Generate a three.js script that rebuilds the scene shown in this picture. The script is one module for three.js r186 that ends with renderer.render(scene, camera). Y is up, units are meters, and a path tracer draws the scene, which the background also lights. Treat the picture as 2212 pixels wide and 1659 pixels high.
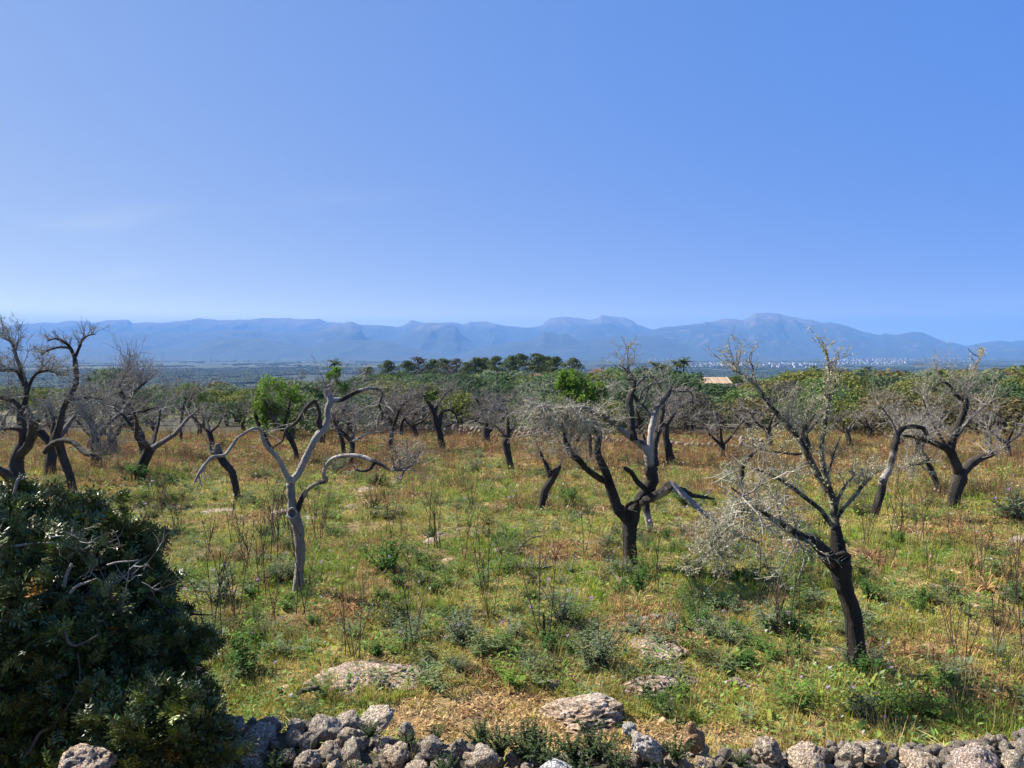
import * as THREE from 'three';
import { ImprovedNoise } from 'three/addons/math/ImprovedNoise.js';
import { mergeVertices } from 'three/addons/utils/BufferGeometryUtils.js';

// ---------------------------------------------------------------- camera, sky, sun, air, exposure
const scene = new THREE.Scene();
const F = 1609, CX = 1106, CY = 829.5, EYE = 3.0, PITCH = Math.atan(67.5 / 1609);
const camera = new THREE.PerspectiveCamera(2 * Math.atan(CY / F) * 180 / Math.PI, 1024 / 768, 0.1, 90000);
camera.position.set(0, EYE, 0);
camera.rotation.x = -PITCH;
const SUN_AZ = -66 * Math.PI / 180, SUN_EL = 43 * Math.PI / 180;
const HAZE = 0.000072, HAZE_LIGHT = [0.15, 0.33, 0.74], EXPOSURE = 2.35, SKY_K = 1 / EXPOSURE;
const sunDir = new THREE.Vector3(Math.sin(SUN_AZ) * Math.cos(SUN_EL), Math.sin(SUN_EL), -Math.cos(SUN_AZ) * Math.cos(SUN_EL));
{
  const ss0 = (a, b, v) => { const t = Math.min(1, Math.max(0, (v - a) / (b - a))); return t * t * (3 - 2 * t); }, P0 = new ImprovedNoise(); // thin high cloud drawn out into streaks
  const cirrus = (u, v) => { let s = 0, a = 0.6; for (let i = 0, f = 1; i < 4; i++, f *= 2.1, a *= 0.55) s += a * P0.noise(u * f * 0.9 + v * f * 0.5, v * f * 2.2 - u * f * 0.3, i * 3.3); return s; };
  const W = 1024, H = 512, data = new Float32Array(W * H * 4);
  for (let j = 0; j < H; j++) {
    const el = ((j + 0.5) / H - 0.5) * Math.PI, y = Math.sin(el), e = Math.max(0, el * 180 / Math.PI);
    for (let i = 0; i < W; i++) {
      const az = ((i + 0.5) / W - 0.5) * 2 * Math.PI, x = Math.cos(az) * Math.cos(el), z = Math.sin(az) * Math.cos(el);
      const g = Math.acos(Math.min(1, Math.max(-1, x * sunDir.x + y * sunDir.y + z * sunDir.z))) * 180 / Math.PI;
      const w = 0.25 + 0.75 * Math.exp(-e / 11), a = Math.exp(-g / 45), k = Math.min(1, Math.max(0, (e - 20) / 70)), l = Math.exp(-e / 4);
      const cs = 0.05 * ss0(0.05, 0.5, cirrus(x / (y + 0.12), z / (y + 0.12))) * Math.exp(-(((e - 9) / 6) ** 2)) * ss0(66, 44, g);
      const want = [cs + 0.02 - 0.010 * k + w * (0.05 + 1.3 * a) + 0.06 * l, cs * 0.8 + 0.192 - 0.07 * k + w * (0.05 + 1.2 * a) + 0.085 * l, 0.72 - 0.26 * k + w * (0.06 + 0.35 * a)];
      // what lies beyond the haze, so that sky and haze together come to the wanted brightness
      const T = Math.exp(-HAZE * Math.min(28000, 1400 / Math.max(0.001, Math.sin(e * Math.PI / 180)))), o = (j * W + i) * 4;
      for (let c = 0; c < 3; c++) data[o + c] = SKY_K * Math.max(0.02, (want[c] - (1 - T) * HAZE_LIGHT[c]) / T);
      data[o + 3] = 1;
    }
  }
  const t = new THREE.DataTexture(data, W, H, THREE.RGBAFormat, THREE.FloatType);
  t.mapping = THREE.EquirectangularReflectionMapping; t.magFilter = t.minFilter = THREE.LinearFilter; t.needsUpdate = true;
  scene.background = t; scene.environment = t;
}
const sun = new THREE.DirectionalLight(new THREE.Color(1.0, 0.93, 0.82), 5);
sun.position.copy(sunDir).multiplyScalar(120); sun.castShadow = true; sun.shadow.radius = 1;
sun.shadow.mapSize.set(4096, 4096);
Object.assign(sun.shadow.camera, { left: -60, right: 60, top: 60, bottom: -60, near: 1, far: 400 });
scene.add(sun, sun.target);
scene.fog = new THREE.FogExp2(new THREE.Color().setRGB(0.215, 0.475, 1.0), HAZE);
const renderer = new THREE.WebGLRenderer();
renderer.toneMapping = THREE.LinearToneMapping;
renderer.toneMappingExposure = EXPOSURE;
renderer.shadowMap.enabled = true;

// ---------------------------------------------------------------- helpers
const V = (x, y, z) => new THREE.Vector3(x, y, z);
function rng(seed) { let s = seed | 0; return () => { s = (s + 0x6d2b79f5) | 0; let t = Math.imul(s ^ (s >>> 15), 1 | s); t = (t + Math.imul(t ^ (t >>> 7), 61 | t)) ^ t; return ((t ^ (t >>> 14)) >>> 0) / 4294967296; }; }
let R = rng(7);
const rr = (a, b) => a + (b - a) * R(), pick = (a) => a[Math.floor(R() * a.length)];
const clamp = (x, a = 0, b = 1) => Math.min(b, Math.max(a, x)), lerp = (a, b, t) => a + (b - a) * t;
const ss = (a, b, x) => { const t = clamp((x - a) / (b - a)); return t * t * (3 - 2 * t); };
const mix3 = (a, b, t) => [lerp(a[0], b[0], t), lerp(a[1], b[1], t), lerp(a[2], b[2], t)];
const sc3 = (a, k) => [a[0] * k, a[1] * k, a[2] * k];
const PN = new ImprovedNoise();
const noise = (x, y, z = 0) => PN.noise(x + 31.7, y + 11.3, z + 5.1);
const fbm = (x, y, z = 0, o = 4) => { let s = 0, a = 0.5; for (let i = 0; i < o; i++) { s += a * noise(x, y, z + i * 7.7); x *= 2.03; y *= 2.03; z *= 2.03; a *= 0.5; } return s; };
const cp = Math.cos(PITCH), sp = Math.sin(PITCH);
// the point at forward distance D on the sight line of a place in the photograph (2212 x 1659 coordinates)
function at(px, py, D) {
  const x = (px - CX) / F, y0 = -(py - CY) / F, y = y0 * cp - sp, z = -y0 * sp - cp, s = D / -z;
  return V(x * s, EYE + y * s, -D);
}
const FIELD_SLOPE = 0.035;
function groundY(x, z) {
  const D = -z, r = Math.hypot(x, z), az = Math.atan2(x, D) * 180 / Math.PI;
  let y = -FIELD_SLOPE * Math.max(0, D < 400 ? D : 400);
  y += 0.10 * noise(x * 0.32, z * 0.32) + 0.035 * noise(x * 1.3, z * 1.3, 4) * ss(60, 20, r);
  y = lerp(1.45, y, ss(2.3, 4.3, D + 0.1 * noise(x, 3)));
  if (r > 60) {
    const crest = lerp(95, 235, ss(-19, -10, az)) , t = ss(crest, crest + 900, r);
    y += 1.2 * noise(x * 0.02, z * 0.02, 9) * ss(60, 120, r);
    y = lerp(y, -95 + 7 * noise(x * 0.0006, z * 0.0006, 3), t);
  }
  return y;
}
// forward distance at which the field lies below a place in the photograph
function fieldD(py) { const p = at(CX, py, 1), t = EYE - p.y; return EYE / Math.max(0.02, t - FIELD_SLOPE); }
function onField(px, py) { const p = at(px, py, fieldD(py)); p.y = groundY(p.x, p.z); return p; }

const names = {};
function numbered(n) { const k = names[n] = (names[n] ?? -1) + 1; return k ? `${n}_${String(k).padStart(3, '0')}` : n; }
function tag(o, label, category, group, kind) {
  if (label) o.userData.label = label;
  if (category) o.userData.category = category;
  if (group) o.userData.group = group;
  if (kind) o.userData.kind = kind;
  o.traverse?.((m) => { if (m.isMesh) { m.castShadow = true; m.receiveShadow = true; } });
  return o;
}
function thing(name, label, category, p, group) {
  const o = new THREE.Group(); o.name = numbered(name); if (p) o.position.copy(p);
  scene.add(o); return tag(o, label, category, group);
}
function copyOf(src, label, group) {
  const c = src.clone(); c.name = numbered(src.name.replace(/_\d{3}$/, '')); c.userData = { ...src.userData };
  if (label) c.userData.label = label;
  if (group) c.userData.group = group;
  scene.add(c); return c;
}
// geometry builder: positions, colours, uv in metres, indices
class GB {
  constructor() { this.p = []; this.c = []; this.u = []; this.i = []; }
  v(x, y, z, c, u = 0, w = 0) { this.p.push(x, y, z); this.c.push(c[0], c[1], c[2]); this.u.push(u, w); return this.p.length / 3 - 1; }
  tri(a, b, c) { this.i.push(a, b, c); }
  get tris() { return this.i.length / 3; }
  tube(pts, rad, sides, col, knob = 0, cap = true) {
    const n = pts.length, T = V(), N = V(1, 0, 0), B = V(), prev = V(); let len = 0; const base = this.p.length / 3;
    for (let k = 0; k < n; k++) {
      T.subVectors(pts[Math.min(n - 1, k + 1)], pts[Math.max(0, k - 1)]); if (T.lengthSq() < 1e-12) T.set(0, 1, 0); T.normalize();
      if (k === 0) { N.set(1, 0, 0); if (Math.abs(T.x) > 0.85) N.set(0, 0, 1); }
      N.addScaledVector(T, -N.dot(T)).normalize(); B.crossVectors(T, N);
      if (k) len += pts[k].distanceTo(prev); prev.copy(pts[k]);
      for (let s = 0; s < sides; s++) {
        const a = s / sides * Math.PI * 2, ca = Math.cos(a), sa = Math.sin(a); let r = rad[k];
        let x = pts[k].x + (N.x * ca + B.x * sa) * r, y = pts[k].y + (N.y * ca + B.y * sa) * r, z = pts[k].z + (N.z * ca + B.z * sa) * r;
        if (knob) {
          const q = 0.55 / Math.max(0.02, r), h = knob * r * (fbm(x * q, y * q * 0.6, z * q, 3) * 1.3 + 0.5 * noise(Math.cos(a) * 2.2 + len, Math.sin(a) * 2.2, len * 1.2 / Math.max(r, 0.03)));
          x += (N.x * ca + B.x * sa) * h; y += (N.y * ca + B.y * sa) * h; z += (N.z * ca + B.z * sa) * h;
        }
        this.v(x, y, z, col(k / (n - 1), a, x, y, z), Math.abs(1 - 2 * s / sides) * 3 * rad[0] + 0.1, len);
      }
    }
    for (let k = 0; k < n - 1; k++) for (let s = 0; s < sides; s++) {
      const a = base + k * sides + s, b = base + k * sides + (s + 1) % sides;
      this.i.push(a, b, a + sides, b, b + sides, a + sides);
    }
    if (cap) for (const [k, d] of [[0, 1], [n - 1, 0]]) {
      const c = this.v(pts[k].x, pts[k].y, pts[k].z, col(k / (n - 1), 0, pts[k].x, pts[k].y, pts[k].z), 0.1, len);
      for (let s = 0; s < sides; s++) { const a = base + k * sides + s, b = base + k * sides + (s + 1) % sides; d ? this.i.push(c, b, a) : this.i.push(c, a, b); }
    }
  }
  // a pointed leaf blade folded along its middle
  leaf(p, dir, up, L, W, col, fold = 0.25, bend = 0) {
    const d = dir, s = V().crossVectors(d, up); if (s.lengthSq() < 1e-8) s.set(1, 0, 0); s.normalize(); const n = V().crossVectors(s, d).normalize();
    const P = (l, w, h) => this.v(p.x + d.x * l + s.x * w + n.x * h, p.y + d.y * l + s.y * w + n.y * h, p.z + d.z * l + s.z * w + n.z * h, col, l, w);
    const a = P(0, 0, 0), m = P(L * 0.5, 0, -fold * W * 0.5 - bend * 0.3), t = P(L, 0, -bend), l = P(L * 0.45, W * 0.5, 0), r = P(L * 0.45, -W * 0.5, 0);
    this.i.push(a, l, m, m, l, t, a, m, r, m, t, r);
  }
  rhomb(p, dir, up, L, W, col) {
    const d = dir, s = V().crossVectors(d, up); if (s.lengthSq() < 1e-8) s.set(1, 0, 0); s.normalize();
    const P = (l, w) => this.v(p.x + d.x * l + s.x * w, p.y + d.y * l + s.y * w, p.z + d.z * l + s.z * w, col, l, w);
    const a = P(-L * 0.5, 0), l = P(0, W * 0.5), t = P(L * 0.5, 0), r = P(0, -W * 0.5);
    this.i.push(a, l, t, a, t, r);
  }
  // a flat grass or strap leaf along pts, width w tapering to its tip
  ribbon(pts, w, side, col0, col1, fold = 0) {
    const n = pts.length, b = this.p.length / 3;
    for (let k = 0; k < n; k++) {
      const t = k / (n - 1), h = w * 0.5 * (k === n - 1 ? 0.05 : Math.min(1, 0.75 + t) * (1 - 0.7 * t * t)), c = mix3(col0, col1, t), p = pts[k];
      this.v(p.x + side.x * h, p.y + side.y * h + fold * h, p.z + side.z * h, c, h, t); this.v(p.x - side.x * h, p.y - side.y * h, p.z - side.z * h, c, -h, t);
    }
    for (let k = 0; k < n - 1; k++) this.i.push(b + k * 2, b + k * 2 + 1, b + k * 2 + 2, b + k * 2 + 1, b + k * 2 + 3, b + k * 2 + 2);
  }
  box(cx, cy, cz, sx, sy, sz, col) {
    const q = [[-1, -1, -1], [1, -1, -1], [1, 1, -1], [-1, 1, -1], [-1, -1, 1], [1, -1, 1], [1, 1, 1], [-1, 1, 1]];
    for (const f of [[0, 3, 2, 1], [4, 5, 6, 7], [0, 4, 7, 3], [1, 2, 6, 5], [3, 7, 6, 2], [0, 1, 5, 4]]) {
      const k = f.map((n) => this.v(cx + q[n][0] * sx / 2, cy + q[n][1] * sy / 2, cz + q[n][2] * sz / 2, col, q[n][0] * sx / 2 + q[n][2] * sz / 2, q[n][1] * sy / 2));
      this.i.push(k[0], k[1], k[2], k[0], k[2], k[3]);
    }
  }
  geo(off) {
    const g = new THREE.BufferGeometry(), p = new Float32Array(this.p);
    if (off) for (let i = 0; i < p.length; i += 3) { p[i] -= off.x; p[i + 1] -= off.y; p[i + 2] -= off.z; }
    g.setAttribute('position', new THREE.BufferAttribute(p, 3));
    g.setAttribute('color', new THREE.BufferAttribute(new Float32Array(this.c), 3));
    g.setAttribute('uv', new THREE.BufferAttribute(new Float32Array(this.u), 2));
    g.setIndex(new THREE.BufferAttribute(new Uint32Array(this.i), 1)); g.computeVertexNormals(); return g;
  }
  mesh(name, mat, parent, off, kind) {
    const m = new THREE.Mesh(this.geo(off), mat); m.name = name; m.castShadow = m.receiveShadow = true;
    if (kind) m.userData.kind = kind;
    if (parent) parent.add(m); return m;
  }
}
function scatter(name, label, category, geo, mat, items, parent) {
  const m = new THREE.InstancedMesh(geo, mat, items.length), o = new THREE.Object3D(), c = new THREE.Color();
  items.forEach((it, k) => {
    o.position.copy(it.p); if (it.q) o.quaternion.copy(it.q); else o.rotation.set(it.rx || 0, it.ry || 0, it.rz || 0);
    if (it.s3) o.scale.set(...it.s3); else o.scale.setScalar(it.s ?? 1); o.updateMatrix(); m.setMatrixAt(k, o.matrix);
    if (it.c) m.setColorAt(k, c.setRGB(...it.c));
  });
  m.name = parent ? name : numbered(name); m.castShadow = m.receiveShadow = true; m.userData.kind = 'stuff';
  if (label) m.userData.label = label;
  if (category && !parent) m.userData.category = category;
  (parent || scene).add(m); return m;
}

// ---------------------------------------------------------------- materials
function noiseTexture(size, cells, oct, fn) {
  const L = []; const r = rng(99); for (let o = 0; o < oct; o++) { const n = cells << o; L.push([n, Float32Array.from({ length: n * n }, () => r())]); }
  const d = new Uint8Array(size * size * 4);
  for (let y = 0; y < size; y++) for (let x = 0; x < size; x++) {
    let s = 0, a = 0.5, tot = 0;
    for (const [n, g] of L) {
      const u = x / size * n, v = y / size * n, i = Math.floor(u), j = Math.floor(v), f = u - i, h = v - j, fs = f * f * (3 - 2 * f), hs = h * h * (3 - 2 * h), q = (ii, jj) => g[(jj % n) * n + (ii % n)];
      s += a * lerp(lerp(q(i, j), q(i + 1, j), fs), lerp(q(i, j + 1), q(i + 1, j + 1), fs), hs); tot += a; a *= 0.6;
    }
    const c = fn(clamp(((s / tot) - 0.5) * 1.6 + 0.5)), o = (y * size + x) * 4; d[o] = d[o + 1] = d[o + 2] = 255 * c; d[o + 3] = 255;
  }
  const t = new THREE.DataTexture(d, size, size); t.wrapS = t.wrapT = THREE.RepeatWrapping; t.magFilter = THREE.LinearFilter; t.needsUpdate = true; return t;
}
const grainTex = noiseTexture(512, 8, 6, (v) => v);
const pitTex = noiseTexture(512, 10, 5, (v) => v < 0.36 ? v * 0.9 : 0.32 + 0.68 * ss(0.36, 0.62, v));
const paleTex = noiseTexture(512, 10, 5, (v) => v < 0.3 ? 0.35 + v : 0.62 + 0.38 * ss(0.3, 0.65, v));
const rep = (t, x, y = x) => { const c = t.clone(); c.repeat.set(x, y); c.needsUpdate = true; return c; };
const std = (o) => new THREE.MeshStandardMaterial({ roughness: 0.92, vertexColors: true, ...o });
const leafy = (t, o) => new THREE.MeshPhysicalMaterial({ roughness: 0.95, vertexColors: true, transmission: t, thickness: 0, specularIntensity: 0.25, side: THREE.DoubleSide, ...o });
const M = {
  bark: std({ name: 'bark', bumpMap: rep(grainTex, 9, 2.2), bumpScale: 0.03, roughness: 0.96 }),
  twig: std({ name: 'twig', roughness: 0.95 }),
  lichen: std({ name: 'lichen', roughness: 1 }),
  foliage: leafy(0.32, { name: 'foliage' }),
  needles: leafy(0.2, { name: 'needles' }),
  grass: leafy(0.34, { name: 'grass' }),
  glossy: std({ name: 'glossy_leaf', roughness: 0.42, side: THREE.DoubleSide }),
  dry: leafy(0.25, { name: 'dry_leaf' }),
  petal: leafy(0.3, { name: 'petal' }),
  rock: std({ name: 'limestone', bumpMap: rep(pitTex, 2.6), bumpScale: 0.03, map: rep(paleTex, 2.1), roughness: 0.95 }),
  farRock: std({ name: 'wall_stone', roughness: 0.95 }),
  soil: std({ name: 'soil', bumpMap: rep(grainTex, 1.7), bumpScale: 0.03, map: rep(grainTex, 0.9), roughness: 1 }),
  land: std({ name: 'land', roughness: 1 }),
  plaster: std({ name: 'plaster', roughness: 0.9 }),
  glass: new THREE.MeshStandardMaterial({ name: 'window_glass', color: 0x10161c, roughness: 0.15, vertexColors: true }),
};
// ---------------------------------------------------------------- ground, hillside, plain
// how much of the field is dry brown stalks (far part, right side), green, or bare red soil
function fieldMix(x, z) {
  const D = -z, n1 = noise(x * 0.16, z * 0.16, 2), n2 = noise(x * 0.45, z * 0.45, 6), n3 = noise(x * 1.1, z * 1.1, 8);
  let brown = ss(19, 29, D + 5 * n1 + 3 * n2 + (x < 0 ? -1.0 : 1.5));
  brown = Math.max(brown, 0.7 * ss(0.18, 0.45, n2 + 0.35 * n3 + 0.12 * ss(1, 6, x) + 0.06 * ss(8, 20, D)));
  brown *= clamp(1.02 + 0.7 * noise(x * 0.55, z * 0.35, 90) + 0.4 * n3);
  const soil = ss(0.2, 0.36, noise(x * 0.8, z * 0.8, 13) + 0.3 * n3) * 0.8;
  const litter = Math.max(0, 1 - Math.hypot((x + 0.25) / 1.2, (D - 6.45) / 0.68), 0.9 - Math.hypot((x - 1.0) / 1.5, (D - 6.1) / 0.42)) * (1 + 0.9 * noise(x * 2.6, z * 2.6, 70));
  const lush = ss(-0.05, 0.35, n1 + 0.6 * noise(x * 0.7, z * 0.7, 21));
  return { brown, soil, litter: clamp(litter * 2.2), lush };
}
const SOIL = [0.30, 0.17, 0.088], MOSS = [0.15, 0.16, 0.045], STRAW = [0.38, 0.29, 0.15], RUST = [0.21, 0.13, 0.07];
function groundColor(x, z, r) {
  const m = fieldMix(x, z), k = 0.5 + 0.5 * noise(x * 2.1, z * 2.1, 3);
  let c = mix3(MOSS, STRAW, 0.45 * k);
  c = mix3(c, mix3(RUST, STRAW, 0.35 * k), m.brown); c = mix3(c, SOIL, m.soil * 0.75); c = mix3(c, [0.34, 0.2, 0.1], m.litter * 0.7);
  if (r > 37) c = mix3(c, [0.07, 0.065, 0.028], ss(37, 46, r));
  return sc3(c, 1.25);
}
function plainColor(x, z) {
  const D = -z, u = x * 0.0011, w = z * 0.0006, cell = noise(Math.round(u * 9 + 2 * noise(u * 3, w * 3)) * 1.7, Math.round(w * 11 + 2 * noise(u * 2, w * 2, 4)) * 2.3, 1);
  const far = ss(2800, 5200, D), f = noise(u * 1.7, w * 2.6, 12);
  let c = mix3([0.016, 0.028, 0.016], [0.03, 0.043, 0.02], clamp(0.5 + fbm(x * 0.006, z * 0.006)));
  const open = 0.8 * far * ss(0.12, 0.3, cell + 0.6 * f) + 0.8 * ss(0.44, 0.5, cell + 0.4 * f) * ss(1800, 2600, D);
  const tone = noise(Math.round(u * 14) * 3.1, Math.round(w * 16) * 1.9, 30);
  return mix3(c, tone > 0.2 ? [0.15, 0.19, 0.06] : tone > -0.15 ? [0.045, 0.062, 0.028] : [0.09, 0.08, 0.05], clamp(open) * 0.7);
}
function sheet(name, rings, angles, colour, mat, uvScale) {
  const g = new GB(), n = angles.length;
  rings.forEach((r) => angles.forEach((a) => { const x = Math.sin(a) * r, z = -Math.cos(a) * r; g.v(x, groundY(x, z), z, colour(x, z, r), x * uvScale, z * uvScale); }));
  for (let j = 0; j < rings.length - 1; j++) for (let i = 0; i < n - 1; i++) { const a = j * n + i; g.i.push(a, a + 1, a + n, a + 1, a + n + 1, a + n); }
  const m = g.mesh(name, mat); m.userData.kind = 'structure'; scene.add(m); return m;
}
const geom = (a, b, q) => { const o = [a]; while (o[o.length - 1] * q < b) o.push(o[o.length - 1] * q); o.push(b); return o; };
function fan(step) { const d = Math.PI / 180, o = []; for (let a = -180; a < -42; a += 6) o.push(a * d); for (let a = -42; a < 42; a += step) o.push(a * d); for (let a = 42; a <= 180; a += 6) o.push(a * d); return o; }
const A1 = fan(0.4);
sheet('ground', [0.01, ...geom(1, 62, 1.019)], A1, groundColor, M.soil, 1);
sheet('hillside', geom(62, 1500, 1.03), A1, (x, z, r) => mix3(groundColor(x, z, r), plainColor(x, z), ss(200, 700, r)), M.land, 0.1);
sheet('plain', geom(1500, 26500, 1.03), fan(0.16).filter((a, i, l) => i === 0 || a > l[i - 1]), (x, z) => plainColor(x, z), M.land, 0.01);

// ---------------------------------------------------------------- mountain ranges
function along(poly, x) { for (let i = 1; i < poly.length; i++) if (x <= poly[i][0]) { const [a, b] = [poly[i - 1], poly[i]]; return lerp(a[1], b[1], clamp((x - a[0]) / (b[0] - a[0]))); } return poly[poly.length - 1][1]; }
const BASE = -101;
function range(name, poly, Dc, front, back, o = {}) {
  const g = new GB(), x0 = poly[0][0], x1 = poly[poly.length - 1][0], n = Math.round((x1 - x0) / 2.6), M1 = 44, M2 = 8, rows = M1 + M2 + 1, seed = o.seed ?? 1;
  for (let j = 0; j < rows; j++) {
    const v = j <= M1 ? j / M1 : 1 - (j - M1) / M2, d = j <= M1 ? Dc - front * (1 - v) : Dc + back * (1 - v);
    for (let i = 0; i <= n; i++) {
      const px = x0 + (x1 - x0) * i / n, c = at(px, along(poly, px), Dc), tip = ss(x0, x0 + (o.fade ?? 45), px) * ss(x1, x1 - (o.fade ?? 45), px);
      const X = (c.x / Dc) * d, full = Math.max(0, c.y - BASE);
      const wob = 420 * fbm(X / 1500, d / 1800, seed), rid = 1 - Math.abs(noise((X + wob) / (o.spur ?? 900), d / 5200, seed + 3)) * 2.2, fine = fbm(X / 330, d / 420, seed + 9, 4);
      const prof = j <= M1 ? lerp(Math.pow(v, o.pow ?? 1.25), ss(0, 1, v), 0.3) : v;
      const edge = j <= M1 ? Math.pow(1 - v, 0.7) * Math.pow(v, 0.7) : 0;
      let h = full * prof + edge * full * (0.46 * rid + 0.42 * fine - 0.14);
      h = Math.max(0, h) + (j === M1 ? full * 0.012 * fine * 2 : 0);
      const y = BASE + h * tip;
      const high = ss(o.rock0 ?? 500, o.rock1 ?? 950, y + 260 * fbm(X / 500, d / 700, seed + 4)), patch = ss(0.12, 0.3, fbm(X / 420, d / 260, seed + 15)) * (o.patch ?? 0.5) * ss(0.1, 0.4, v);
      let col = mix3([0.020, 0.032, 0.017], [0.036, 0.048, 0.024], clamp(0.5 + fine));
      col = mix3(col, [0.27, 0.205, 0.17], clamp(high * (o.rockiness ?? 0.7) * 0.8 + patch * 0.6));
      g.v(X, y, -d, col, X * 0.001, d * 0.001);
    }
  }
  for (let j = 0; j < rows - 1; j++) for (let i = 0; i < n; i++) { const a = j * (n + 1) + i; g.i.push(a, a + 1, a + n + 1, a + 1, a + n + 2, a + n + 1); }
  const m = g.mesh(numbered(name), M.land); m.userData.kind = 'structure'; scene.add(m);
}
range('mountain_range', [[-260, 730], [0, 707], [46, 700], [94, 697], [119, 698], [151, 693], [189, 694], [200, 698], [235, 691.5], [275, 691], [286, 698], [323, 696], [340, 698.5], [388, 693.6], [431, 688], [483, 692], [539, 691], [566, 687.4], [596, 687], [623, 688], [650, 690], [690, 689], [709, 696], [731, 697], [760, 701], [801, 702], [839, 704], [855, 706.5], [871, 703], [889, 691.5], [901, 694], [917, 697], [952, 698], [973, 696], [984, 697], [1000, 701.7], [1017, 695], [1049, 694], [1068, 699.5], [1097, 704], [1138, 707.6], [1149, 707], [1172, 702.5], [1177, 696], [1189, 688], [1219, 684], [1257, 688], [1273, 691], [1289, 688], [1300, 681], [1316, 683], [1348, 685.5], [1365, 692], [1378, 701.7], [1412, 712.5], [1440, 722], [1500, 745], [1560, 770]], 24000, 6500, 2500, { seed: 1, rock0: 650, rock1: 1000, rockiness: 0.8 });
range('mountain_range', [[1250, 772], [1330, 740], [1375, 724], [1412, 712.5], [1435, 707], [1489, 701.7], [1537, 695], [1570, 687.7], [1605, 691.5], [1615, 687], [1632, 676.6], [1681, 676.6], [1710, 685.5], [1737, 689.6], [1756, 691], [1780, 698.5], [1796, 695.5], [1831, 704], [1864, 716.5], [1901, 724.6], [1911, 720], [1923, 723], [1939, 723], [1972, 716.5], [1990, 717], [2020, 730], [2047, 741.6], [2058, 739.5], [2087, 747], [2115, 742], [2155, 736], [2185, 739], [2201, 735.4], [2230, 738], [2430, 744]], 20000, 6500, 2500, { seed: 5, rock0: 560, rock1: 950, rockiness: 0.7, patch: 0.7 });
range('mountain_ridge', [[1140, 770], [1190, 742], [1219, 720.6], [1273, 702], [1316, 698], [1354, 710], [1381, 720.6], [1430, 744], [1490, 770]], 21000, 3800, 1500, { seed: 9, rock0: 800, rock1: 1300 });
range('mountain_ridge', [[-220, 738], [60, 722], [200, 724], [330, 718], [404, 722], [500, 712], [580, 716], [640, 722], [690, 714], [715, 704], [742, 700], [758, 695.5], [771, 699], [779, 703.6], [780, 712.5], [790, 728.6], [812, 733], [858, 731], [879, 718], [893, 712.5], [914, 700], [930, 697], [957, 699], [984, 704], [991, 712.5], [992.5, 718], [1006, 728.6], [1027, 742], [1081, 758], [1130, 772]], 18500, 3600, 1500, { seed: 13, rock0: 420, rock1: 700, rockiness: 0.55, pow: 1.0 });
range('foothill_ridge', [[-220, 752], [100, 750], [300, 756], [404, 750], [485, 731], [539, 730], [564, 731], [623, 739.5], [661, 747.5], [677, 746], [731, 732.7], [785, 735], [839, 736.7], [866, 745], [906, 756], [960, 766], [1000, 774]], 14500, 2800, 1500, { seed: 21, rock0: 900, rock1: 1400, patch: 0.3 });
range('foothill_ridge', [[960, 774], [1000, 764], [1027, 753], [1084, 742], [1125, 737], [1154, 733], [1176, 717], [1192, 718], [1208, 723], [1216, 720.6], [1230, 724.6], [1251, 737], [1273, 733], [1300, 728.6], [1402, 725.4], [1435, 728.6], [1462, 739.5], [1516, 753], [1600, 764], [1660, 773]], 15500, 3200, 1500, { seed: 25, rock0: 900, rock1: 1400, patch: 0.3 });

// ---------------------------------------------------------------- woods on the plain and the towns
R = rng(301);
{
  const g = new GB(), ico = new THREE.IcosahedronGeometry(1, 1); ico.deleteAttribute('uv'); ico.deleteAttribute('normal'); const im = mergeVertices(ico), P = im.attributes.position, I = im.index.array;
  for (let k = 0; k < 26; k++) {
    const b = g.p.length / 3, x = rr(-22, 22), z = rr(-22, 22), w = rr(2.6, 4.8), h = rr(2.2, 4.2), y = rr(2.5, 4), t = rr(0.75, 1.35), c = [0.028 * t, 0.045 * t, 0.02 * t], s = rr(0, 50);
    for (let i = 0; i < P.count; i++) { const q = 1 + 0.5 * noise(P.getX(i) * 1.6 + s, P.getY(i) * 1.6, P.getZ(i) * 1.6); g.v(x + P.getX(i) * w * q, y + P.getY(i) * h * q, z + P.getZ(i) * w * q, c, 0, 0); }
    for (const i of I) g.i.push(b + i);
  }
  const items = [];
  for (let k = 0; k < 60000 && items.length < 13000; k++) {
    const D = Math.exp(rr(Math.log(420), Math.log(8500))), x = rr(-0.76, 0.76) * D, n = fbm(x * 0.0016, D * 0.0011, 40);
    if (n < lerp(-0.3, 0.1, ss(1500, 6500, D))) continue;
    const y = groundY(x, -D); if (D < 900 && y > -30 && x > -250) continue;
    const t = rr(0.8, 1.25), w = noise(x * 0.004, D * 0.004, 50); items.push({ p: V(x, y - 0.5, -D), ry: rr(0, 6.3), s: rr(0.8, 1.2), c: [t * (1 + 0.35 * w), t * (1 + 0.2 * w), t] });
  }
  scatter('distant_woodland', 'dark mass of trees covering the plain below the hill', 'woodland', g.geo(), M.land, items);
}
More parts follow.
